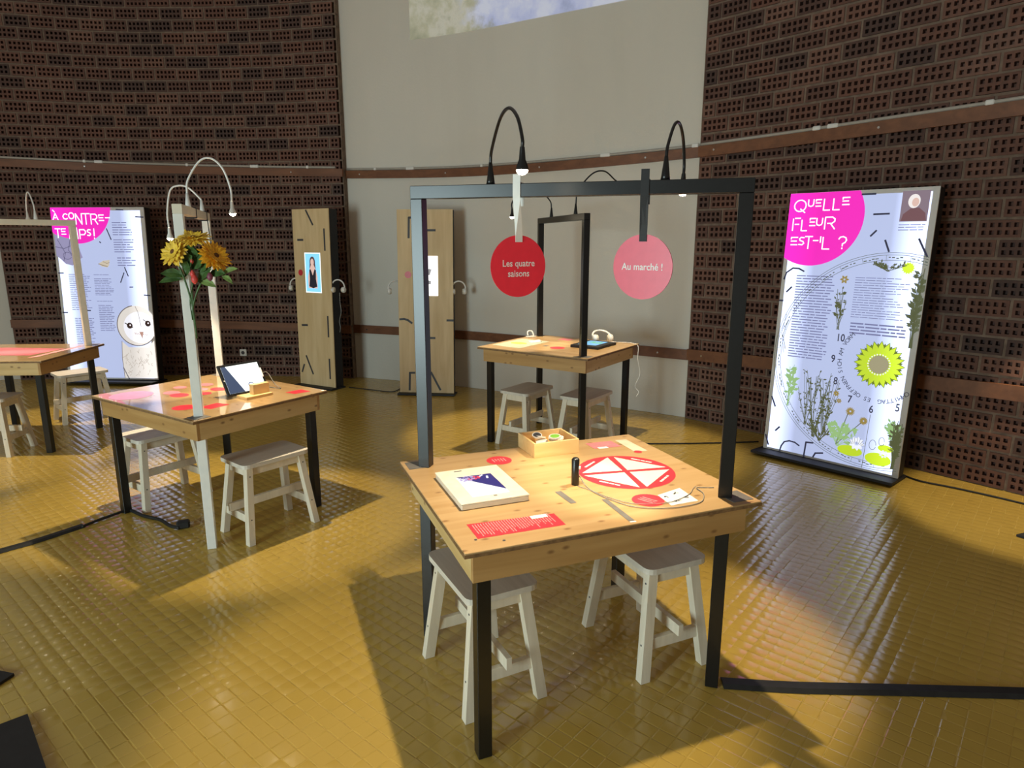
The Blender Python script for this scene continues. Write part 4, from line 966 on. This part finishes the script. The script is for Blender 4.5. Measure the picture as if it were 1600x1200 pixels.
prints(RB, 'text_block', btext, .0095, lambda p: p.lines(.115, 1.36, .395, .74, 31, .36, .14, seed=11))
prints(RB, 'text_block', btext, .0095, lambda p: p.lines(.53, 1.36, .90, 1.07, 17, .26, .45, seed=12))
prints(RB, 'text_block', btext, .0095, lambda p: p.lines(.535, 1.045, .90, .955, 4, .45, .12, seed=13))
prints(RB, 'text_block', btext, .0095, lambda p: p.lines(.757, 1.715, .92, 1.665, 3, .3, .3, seed=14))
pk = prints(RB, 'portrait_picture', emit('portrait_ground', (.22, .16, .20), .7), .0095, lambda p: p.rectangle(.757, 1.727, .920, 1.923))
prints(RB, 'portrait_coat', emit('portrait_coat', (.16, .07, .08), .7), .010, lambda p: p.poly([(.765, 1.73), (.915, 1.73), (.905, 1.78), (.865, 1.815), (.815, 1.81), (.775, 1.775)])).parent = pk
prints(RB, 'portrait_wig', emit('portrait_wig', (.75, .70, .68), .8), .0104, lambda p: p.poly(circle(.832, 1.857, .036, 20, .045))).parent = pk
prints(RB, 'portrait_face', emit('portrait_face', (.62, .42, .36), .8), .0108, lambda p: p.poly(circle(.840, 1.850, .021, 18, .028))).parent = pk
# flower clock
C0 = (.76, .775)
def ring(p, r, w2, a0, a1, n=60):
    p.stroke([(C0[0] + r * math.cos(a0 + (a1 - a0) * i / n), C0[1] + r * math.sin(a0 + (a1 - a0) * i / n)) for i in range(n + 1)], w2)
def clock(p):
    for r in (.75, .735, .70): ring(p, r, .003, R(65), R(285), 80)
    for k in range(70, 285, 12): a = R(k); p.stroke([(C0[0] + .70 * math.cos(a), C0[1] + .70 * math.sin(a)), (C0[0] + .735 * math.cos(a), C0[1] + .735 * math.sin(a))], .002)
    for k in range(72, 280, 2):
        if k % 12 in (0, 10): continue
        a = R(k); rr_ = .715 + random.uniform(-.005, .005); a2 = R(k + random.uniform(.6, 1.5)); p.stroke([(C0[0] + rr_ * math.cos(a), C0[1] + rr_ * math.sin(a)), (C0[0] + rr_ * math.cos(a2), C0[1] + rr_ * math.sin(a2))], .007)
prints(RB, 'clock_ring', emit('clock_ink', (.13, .15, .12), .55), .0097, clock, (.004, .004, w_ - .006, h_ - .01))
pr = Print('xz', .0097)
for tx_, x_, y_ in (('10', .481, .921), ('9', .448, .766), ('8', .484, .608), ('7', .596, .492), ('6', .745, .446), ('5', .908, .486)): add_text(pr, tx_, .075, x_, y_, 0, .8, .001)
msg = 'ES OEFFNEN SICH AM VORM'
for k, ch in enumerate(msg):
    a = R(262 - k * 5.6); add_text(pr, ch, .042, C0[0] + .265 * math.cos(a), C0[1] + .265 * math.sin(a), a - R(90))
for k, ch in enumerate('CHMITTAG'):
    a = R(316 - k * 5.6); add_text(pr, ch, .042, C0[0] + .265 * math.cos(a), C0[1] + .265 * math.sin(a), a - R(90))
pr.build('clock_figures', binkR, RB)
lime = backlit('backlit_lime', (.42, .56, .02), w_, .85, .5); limed = emit('lime_outline', (.16, .22, .02), .6); seedm = emit('seed_print', (.30, .27, .16), .8)
def petals_print(p, c, r0, r1, n, wf, rot_=0):
    for k in range(n):
        a = 2 * math.pi * k / n + rot_; ca, sa = math.cos(a), math.sin(a); g = lambda r, t: (c[0] + r * ca - t * sa, c[1] + r * sa + t * ca)
        wd = r1 * wf; p.poly([g(r0, 0), g(r0 + (r1 - r0) * .3, -wd), g(r0 + (r1 - r0) * .65, -wd * .85), g(r1, 0), g(r0 + (r1 - r0) * .65, wd * .85), g(r0 + (r1 - r0) * .3, wd)])
sp_ = (.755, .765)
sfl = prints(RB, 'sunflower_print', limed, .0097, lambda p: (petals_print(p, sp_, .05, .166, 20, .15), petals_print(p, sp_, .05, .150, 20, .17, .157)))
prints(RB, 'petal_print', lime, .0101, lambda p: petals_print(p, sp_, .05, .160, 20, .12)).parent = sfl
prints(RB, 'seed_print', seedm, .0108, lambda p: p.poly(circle(*sp_, .063, 30))).parent = sfl
prints(RB, 'seed_dots', emit('seed_white', (.8, .8, .75), .8), .0111, lambda p: [p.poly(circle(sp_[0] + .070 * math.cos(2 * math.pi * k / 24), sp_[1] + .070 * math.sin(2 * math.pi * k / 24), .0055, 8)) for k in range(24)]).parent = sfl
prints(RB, 'small_sun_print', lime, .0097, lambda p: (petals_print(p, (.852, 1.425), .01, .042, 14, .2), p.poly(circle(.852, 1.425, .027, 18))))
olive = emit('plant_olive', (.10, .11, .045), .6); pgreen = emit('plant_green', (.30, .48, .20), .7); pbrown = emit('plant_brown', (.30, .22, .06), .7)
def herb(p, x, y, hgt, n, spread, rr, lw=.004, lf=.016):
    for k in range(n):
        tipx = x + rr.uniform(-spread, spread); tipy = y + hgt * rr.uniform(.55, 1.0); mid = ((x + tipx) / 2 + rr.uniform(-.01, .01), (y + tipy) / 2)
        p.stroke([(x + rr.uniform(-.01, .01), y), mid, (tipx, tipy)], lw)
        for j in range(5):
            f = rr.uniform(.3, 1.0); px_ = x + (tipx - x) * f; py_ = y + (tipy - y) * f; a = rr.uniform(0, math.pi); L_ = lf * rr.uniform(.6, 1.3); ca, sa = math.cos(a), math.sin(a)
            p.poly([(px_, py_), (px_ + L_ * ca * .5 - L_ * .22 * sa, py_ + L_ * sa * .5 + L_ * .22 * ca), (px_ + L_ * ca, py_ + L_ * sa), (px_ + L_ * ca * .5 + L_ * .22 * sa, py_ + L_ * sa * .5 - L_ * .22 * ca)])
rr = random.Random(4)
for a in ((.37, .17, .50, 16, .10, rr, .003, .02), (.30, .25, .42, 10, .11, rr, .003, .02), (.44, .20, .42, 14, .08, rr, .003, .024), (.42, .15, .16, 8, .10, rr, .006, .03), (.455, .98, .30, 8, .04, rr, .003, .03)):
    prints(RB, 'plant_print', olive, .0099, lambda p: herb(p, *a), (.05, .05, .93, 1.4))
for a in ((.155, .37, .33, 6, .05, rr, .004, .05), (.55, .14, .18, 12, .12, rr, .003, .05), (.89, .26, .12, 12, .04, rr, .004, .035)):
    prints(RB, 'plant_print', pgreen, .0100, lambda p: herb(p, *a), (.06, .05, .965, 1.4))
for a in (([(.09, .80), (.06, .90), (.085, 1.0)], .004), ([(.08, .77), (.05, .92), (.07, 1.06)], .003), ([(.54, .15), (.60, .40)], .005), ([(.54, .15), (.70, .35)], .005), ([(.735, .02), (.745, .41)], .003)):
    prints(RB, 'stalk_print', olive, .0100, lambda p: p.stroke(*a), (.02, .02, .93, 1.4))
prints(RB, 'dandelion_print', pbrown, .0101, lambda p: petals_print(p, (.611, .408), .005, .034, 16, .12)); prints(RB, 'dandelion_print', pbrown, .0101, lambda p: petals_print(p, (.706, .356), .004, .032, 18, .12))
prints(RB, 'blossom_print', pbrown, .0101, lambda p: petals_print(p, (.457, 1.335), .004, .032, 6, .25)); prints(RB, 'blossom_print', pbrown, .0101, lambda p: petals_print(p, (.50, .52), .002, .024, 7, .25)); prints(RB, 'blossom_print', pbrown, .0101, lambda p: petals_print(p, (.525, .47), .002, .020, 7, .25))
for a in ((.64, .125, .085, 26, .038), (.83, .105, .085, 26, .045), (.87, .19, .05, 20, .025)): prints(RB, 'lily_pad_print', lime, .0101, lambda p: p.poly(circle(*a)), (.03, .02, .92, 1.4))
lilw = emit('lily_white', (.75, .78, .85), .8)
for a in (((.681, .186), .01, .052, 9, .26), ((.862, .15), .01, .03, 7, .26)): prints(RB, 'water_lily_print', lilw, .0104, lambda p: petals_print(p, *a))
prints(RB, 'lily_outline', olive, .0107, lambda p: [p.stroke([(.681 + .03 * math.cos(R(a)), .175 + .01 * math.sin(R(a))), (.681 + .055 * math.cos(R(a)), .180 + .05 * abs(math.sin(R(a))))], .002) for a in range(0, 181, 22)])
for a in ((.785, .20, .022, 16, .035), (.84, .235, .018, 14, .03)): prints(RB, 'bud_outline', olive, .0107, lambda p: p.stroke(circle(*a), .003))
for a in ((.925, .06, .36, 22, .03, rr, .004, .035), (.93, .90, .55, 18, .025, rr, .003, .045), (.735, 1.40, .06, 14, .12, rr, .003, .022)): prints(RB, 'vine_print', olive, .0101, lambda p: herb(p, *a), (.02, .02, .965, 1.5))
bp_ = MB(); bp_.box((w_ / 2 - .01, .0, -.012), (w_ + .04, .30, .02), bev=.002); bp_.build('base_plate', M['blackmatte'], RB)

LBx = lightbox('tall lit panel titled À contre-temps with a barn owl', -5.22, 7.615, -4.1, 2.6, 1.10, 1.955, .05, .11, .035, .56)
w2, h2_ = 1.10, 1.955; full2 = (.002, .002, w2 - .002, h2_ - .002)
prints(LBx, 'magenta_disc', bmag('backlit_magenta_l', w2), .009, lambda p: p.poly(circle(.30, 1.965, .41, 72)), full2)
for it in [('A', .025, 1.82, .085, 1.89), ('`', .03, 1.905, .05, 1.925), ('C', .145, 1.825, .20, 1.885), ('O', .215, 1.83, .275, 1.895), ('N', .295, 1.77, .365, 1.885), ('T', .37, 1.77, .46, 1.885), ('R', .475, 1.77, .55, 1.88), ('E', .57, 1.81, .625, 1.87), ('-', .645, 1.81, .695, 1.87),
    ('T', .035, 1.62, .095, 1.72), ('E', .11, 1.66, .16, 1.72), ('M', .20, 1.61, .30, 1.73), ('P', .325, 1.61, .395, 1.71), ('S', .415, 1.645, .455, 1.71), ('!', .475, 1.61, .515, 1.72)]: prints(LBx, 'title_letter', bwhite, .0095, lambda p: letters(p, [it], .012))
for a, b in (((.646, 1.72), (.689, 1.601)), ((.818, 1.291), (.852, 1.194)), ((.804, 1.229), (.755, 1.122)), ((.858, 1.069), (.896, 1.07)), ((.694, .137), (.75, .01)), ((1.0, 1.85), (1.09, 1.845)), ((1.02, .98), (1.09, .975)), ((.02, 1.225), (.08, 1.225)), ((.02, .775), (.08, .775)), ((.29, .80), (.36, .80)), ((.55, 1.575), (.562, 1.565)), ((.78, 1.93), (.86, 1.925))): prints(LBx, 'ink_dash', binkR, .0095, lambda p: p.stroke([a, b], .012), full2)
for i_, (a, b, c, d, n_) in enumerate(((.715, 1.80, .95, 1.64, 6), (.715, 1.61, .965, 1.45, 6), (.74, 1.41, .97, 1.30, 4), (.14, 1.22, .40, .80, 20), (.44, 1.215, .67, 1.20, 1), (.44, 1.17, .67, .97, 11), (.45, .915, .69, .90, 1), (.46, .87, .65, .56, 15), (.16, .72, .40, .30, 20))):
    prints(LBx, 'text_block', btext, .0095, lambda p: p.lines(a, b, c, d, n_, .34, .3, seed=20 + i_))
owlw = backlit('backlit_owl', (.62, .58, .54), w2, .8, .5)
ob = prints(LBx, 'owl_print', owlw, .0095, lambda p: (p.poly([(.70, .02), (.69, .25), (.70, .45), (.78, .38), (1.02, .38), (1.09, .46), (1.095, .02)]), p.poly(circle(.90, .63, .235, 40, .23))), full2)
prints(LBx, 'owl_outline', emit('owl_line', (.16, .13, .12), .6), .0099, lambda p: (p.stroke(circle(.90, .63, .235, 40, .23, R(100), R(380)), .010), p.stroke([(.90, .85), (.93, .78), (.95, .62)], .005), p.stroke([(.70, .02), (.69, .25), (.705, .45)], .006)), full2).parent = ob
owlf = prints(LBx, 'owl_face', backlit('backlit_owl_face', (.72, .72, .78), w2, .85, .5), .0097, lambda p: p.poly(circle(.93, .61, .19, 36, .18)), full2); owlf.parent = ob
prints(LBx, 'owl_eye', emit('owl_eye', (.05, .025, .02), .5), .0103, lambda p: (p.poly(circle(.816, .63, .034, 20)), p.poly(circle(1.035, .655, .034, 20)), p.stroke([(.76, .66), (.85, .61)], .010), p.stroke([(.985, .70), (1.07, .64)], .008))).parent = ob
prints(LBx, 'eye_glint', bwhite, .0107, lambda p: (p.poly(circle(.822, .635, .009, 10)), p.poly(circle(1.04, .66, .009, 10)))).parent = ob
prints(LBx, 'owl_beak', emit('owl_beak', (.50, .28, .22), .7), .0103, lambda p: (p.poly([(.925, .56), (.975, .56), (.955, .48)]), [p.stroke([(.87 + .02 * k, .55 - .004 * k), (.88 + .02 * k, .53)], .006) for k in range(8)])).parent = ob
prints(LBx, 'feather_marks', emit('feather', (.42, .36, .30), .7), .0100, lambda p: [p.stroke([(x, y), (x + rr.uniform(-.03, .03), y - rr.uniform(.01, .04))], .004) for x, y in ((rr.uniform(.72, 1.05), rr.uniform(.06, .36)) for _ in range(60))]); fm_ = bpy.data.objects['feather_marks']; fm_.parent = ob; fm_['kind'] = 'stuff'
bt = prints(LBx, 'bat_print', emit('bat_lilac', (.30, .28, .45), .7), .0093, lambda p: p.poly([(.02, 1.66), (.15, 1.62), (.27, 1.60), (.33, 1.40), (.27, 1.37), (.20, 1.31), (.12, 1.33), (.07, 1.38), (.02, 1.42)]), full2)
prints(LBx, 'bat_lines', emit('bat_ink', (.10, .09, .18), .6), .0096, lambda p: (p.stroke([(.05, 1.60), (.13, 1.45), (.10, 1.36)], .006), p.stroke([(.20, 1.60), (.17, 1.48), (.24, 1.40)], .006), p.stroke(circle(.15, 1.42, .05, 16, .04), .005), p.stroke([(.02, 1.52), (.12, 1.50), (.20, 1.53)], .006))).parent = bt
prints(LBx, 'moth_print', emit('moth_cream', (.55, .48, .38), .75), .0095, lambda p: p.poly([(.51, 1.33), (.57, 1.365), (.65, 1.375), (.635, 1.31), (.615, 1.29), (.55, 1.30)]))
prints(LBx, 'moth_lines', emit('moth_ink', (.16, .12, .08), .6), .0099, lambda p: (p.stroke([(.51, 1.33), (.56, 1.315), (.615, 1.30)], .006), p.stroke([(.57, 1.355), (.61, 1.335), (.645, 1.345)], .004)))
bp_ = MB(); bp_.box((w2 / 2, .0, -.02), (w2 + .03, .30, .02), bev=.002); bp_.build('base_plate', M['blackmatte'], LBx)

# ------------------------------------------------------------ plywood video panels
def video_panel(label, x, y, yaw, lean, w_, h_, depth):
    t = thing('video_panel', label, 'display panel', (x, y, .02), (R(-lean), 0, R(yaw)), 'tall plywood video panels')
    MB().box((w_ / 2, depth / 2 + .006, h_ / 2), (w_ - .004, depth - .012, h_ - .004), bev=.002).build('body', M['blackmatte'], t)
    MB().box((w_ / 2, .004, h_ / 2), (w_, .012, h_), bev=.001).build('front_board', M['panel_wood'], t)
    MB().box((w_ / 2, .03, -.012), (w_ + .03, depth + .10, .02), bev=.002).build('base_plate', M['blackmatte'], t)
    return t
V1 = video_panel('tall plywood panel showing a woman on its screen before the left brick wall', -2.454, 7.50, -28.9, 1.2, .54, 1.955, .13)
def dashset(V, segs):
    for s_ in segs: prints(V, 'black_dash', M['dark_print'], .0030, lambda p: p.stroke(list(s_), .022))
dashset(V1, (((.213, 1.94), (.306, 1.787)), ((.069, 1.625), (.148, 1.625)), ((.469, 1.739), (.47, 1.516)), ((.469, .796), (.468, .573)), ((.072, .68), (.154, .684)), ((.466, .318), (.467, .10)), ((.113, .329), (.207, .129)), ((.074, .225), (.037, .14))))
prints(V1, 'screen', emit('video_blue', (.20, .55, .90), .95), .0032, lambda p: p.rectangle(.172, 1.062, .386, 1.476))
prints(V1, 'screen_edge', emit('video_white', (.8, .9, 1), .9), .0030, lambda p: p.rectangle(.160, 1.05, .398, 1.488))
prints(V1, 'screen_hair', emit('video_hair', (.10, .06, .06), .6), .0036, lambda p: (p.poly(circle(.275, 1.385, .042, 18, .062)), p.poly([(.235, 1.38), (.315, 1.38), (.325, 1.28), (.225, 1.28)])))
prints(V1, 'screen_skin', emit('video_skin', (.62, .42, .36), .8), .0040, lambda p: (p.poly(circle(.273, 1.385, .026, 16, .038)), p.poly([(.255, 1.36), (.292, 1.36), (.325, 1.30), (.345, 1.22), (.34, 1.10), (.205, 1.10), (.20, 1.22), (.225, 1.30)])))
prints(V1, 'screen_top', emit('video_top', (.015, .015, .025), .6), .0044, lambda p: (p.poly([(.225, 1.30), (.245, 1.31), (.275, 1.24), (.305, 1.31), (.325, 1.30), (.32, 1.20), (.335, 1.12), (.275, 1.10), (.215, 1.12), (.228, 1.20)])))
prints(V1, 'red_button', M['red'], .0032, lambda p: p.poly(circle(.089, 1.268, .034, 24)))
V2 = video_panel('tall plywood panel with white screen leaning near the white wall', -1.22, 7.02, -5.4, 3.5, .594, 1.94, .09)
dashset(V2, (((.13, 1.855), (.124, 1.65)), ((.13, 1.855), (.19, 1.855)), ((.305, 1.725), (.407, 1.725)), ((.015, .793), (.06, .797), (.10, .785), (.143, .754)), ((.527, .786), (.59, .786)), ((.325, .597), (.391, .597)), ((.107, .03), (.113, .216), (.165, .217)), ((.347, .224), (.445, .037))))
prints(V2, 'screen', emit('video_bright', (1, .98, .97), 1.3), .0032, lambda p: p.rectangle(.215, 1.045, .433, 1.461))
prints(V2, 'screen_picture', emit('video_grey', (.30, .28, .28), .6), .0036, lambda p: (p.poly([(.31, 1.27), (.345, 1.26), (.365, 1.32), (.335, 1.33)]), p.poly([(.31, 1.17), (.355, 1.165), (.36, 1.20), (.315, 1.21)]), p.stroke([(.24, 1.30), (.30, 1.20)], .02)))
prints(V2, 'red_button', M['red'], .0032, lambda p: p.poly(circle(.111, 1.265, .036, 24)))
def on_panel(V, x, y, z): return Matrix.LocRotScale(V.location, V.rotation_euler, None) @ Vector((x, y, z))
for V, wv, lb in ((V1, .54, 'woman screen plywood panel'), (V2, .594, 'white screen plywood panel')):
    for sx, nm in ((-.045, 'left'), (wv + .05, 'right')):
        headphones('white headphones hooked on the %s side of the %s' % (nm, lb), on_panel(V, sx, .05, 1.12), (0, 0, V.rotation_euler.z + R(20)), s=.95)
    if V is V1:
        cp = [on_panel(V, wv + .07, .05, 1.06), on_panel(V, wv + .06, .06, .95), on_panel(V, wv + .08, .05, .85), on_panel(V, wv + .03, .07, .75), on_panel(V, wv + .05, .06, .68), on_panel(V, wv + .02, .08, .62)]
        cb = MB(); c0 = cp[0].copy(); cb.tube([p - c0 for p in smooth_pts(cp, 6)], .004, 6); o = cb.build('headphone_cable', M['cable_grey'], None, True); o.location = c0; tag(o, 'grey cord hanging below the headphones of the woman screen panel', 'cable')

# ------------------------------------------------------------ floor cables and plates
def floor_cable(label, pts, r_, name='floor_cable', flat=None):
    P = [Vector(p) for p in pts]; c0 = P[0].copy(); mb = MB(); sp2 = smooth_pts(P, 10)
    if flat:
        prof = [(-flat, 0), (-flat * .55, r_), (flat * .55, r_), (flat, 0)]; base = 0; vs_ = []
        for i, p_ in enumerate(sp2):
            t_ = (sp2[min(i + 1, len(sp2) - 1)] - sp2[max(i - 1, 0)]).normalized(); n_ = Vector((-t_.y, t_.x, 0))
            vs_ += [p_ - c0 + n_ * a + Vector((0, 0, b)) for a, b in prof]
        fs_ = [(4 * i + k, 4 * i + (k + 1) % 4, 4 * i + 4 + (k + 1) % 4, 4 * i + 4 + k) for i in range(len(sp2) - 1) for k in range(4)] + [(0, 1, 2, 3), tuple(4 * (len(sp2) - 1) + k for k in (3, 2, 1, 0))]
        mb.add(vs_, fs_); o = mb.build(name, M['rubber'])
    else:
        mb.tube([p_ - c0 for p_ in sp2], r_, 8); o = mb.build(name, M['rubber'], None, True)
    o.location = c0; tag(o, label, 'cable')
g = lambda u, v, z=.001: onz(u, v, z)
floor_cable('wide black cable cover running right from the nearest table leg', [(.79, 2.19, .001), (1.05, 2.165, .001), (1.45, 2.15, .001), (2.1, 2.12, .001), (2.9, 2.06, .001)], .012, 'cable_cover', .034)
floor_cable('black cable cover lying left of the sunflower table', [(-3.2, 2.75, .001), g(0, 862), g(60, 845), g(130, 822)], .012, 'cable_cover', .028)
floor_cable('black cord from the cable cover to the sunflower table leg', [g(128, 823, .012), g(150, 814, .010), g(175, 805, .010), g(198, 797, .010)], .008)
floor_cable('black cord with plug on the floor under the sunflower table', [g(204, 797, .010), g(225, 806, .010), g(250, 812, .010), g(265, 821, .012), g(280, 825, .014)], .010)
pgp = g(287, 825, 0); pg = thing('power_plug', 'black power plug lying under the sunflower table', 'plug', pgp, (0, 0, .4))
MB().box((0, 0, .024), (.07, .045, .045), bev=.008).build('body', M['rubber'], pg)
b_ = MB(); [b_.tube([(.034, s_ * .01, .024), (.055, s_ * .01, .024)], .0028, 6) for s_ in (-1, 1)]; b_.build('pins', M['chrome'], pg)
floor_cable('black cable along the floor from the flower panel to the right', [g(1408, 741, .006), g(1440, 752, .006), g(1500, 764, .006), g(1600, 787, .006), g(1690, 812, .006)], .006)
floor_cable('black cable on the floor between far table and flower panel', [g(975, 693, .006), g(1050, 693, .006), g(1120, 692, .006), g(1185, 690, .006)], .006)
floor_cable('thin black cable on the floor between the two plywood panels', [g(545, 605, .006), g(580, 609, .006), g(612, 612, .006), g(626, 607, .006)], .005)
def plate(label, corner, d1, d2, l1, l2):
    c = Vector(corner); d1 = Vector(d1).normalized(); d2 = Vector(d2).normalized(); mb = MB()
    mb.prism([(0, 0), (d1.x * l1, d1.y * l1), (d1.x * l1 + d2.x * l2, d1.y * l1 + d2.y * l2), (d2.x * l2, d2.y * l2)] if d1.cross(d2).z > 0 else [(0, 0), (d2.x * l2, d2.y * l2), (d1.x * l1 + d2.x * l2, d1.y * l1 + d2.y * l2), (d1.x * l1, d1.y * l1)], .001, .012)
    o = mb.build('floor_plate', M['blackmatte']); o.location = (c.x, c.y, 0); tag(o, label, 'plate', 'black floor plates')
plate('black square floor plate in the bottom left corner', g(43, 1115, .012), (.69, -.72, 0), (-.75, -.66, 0), .55, .5)
plate('black floor plate corner at the left edge above the bottom one', g(22, 1052, .012), (-.25, -.97, 0), (-.97, .25, 0), .16, .5)
plate('black floor plate corner at the right edge', g(1588, 835, .012), (.93, .37, 0), (.60, -.80, 0), .4, .4)
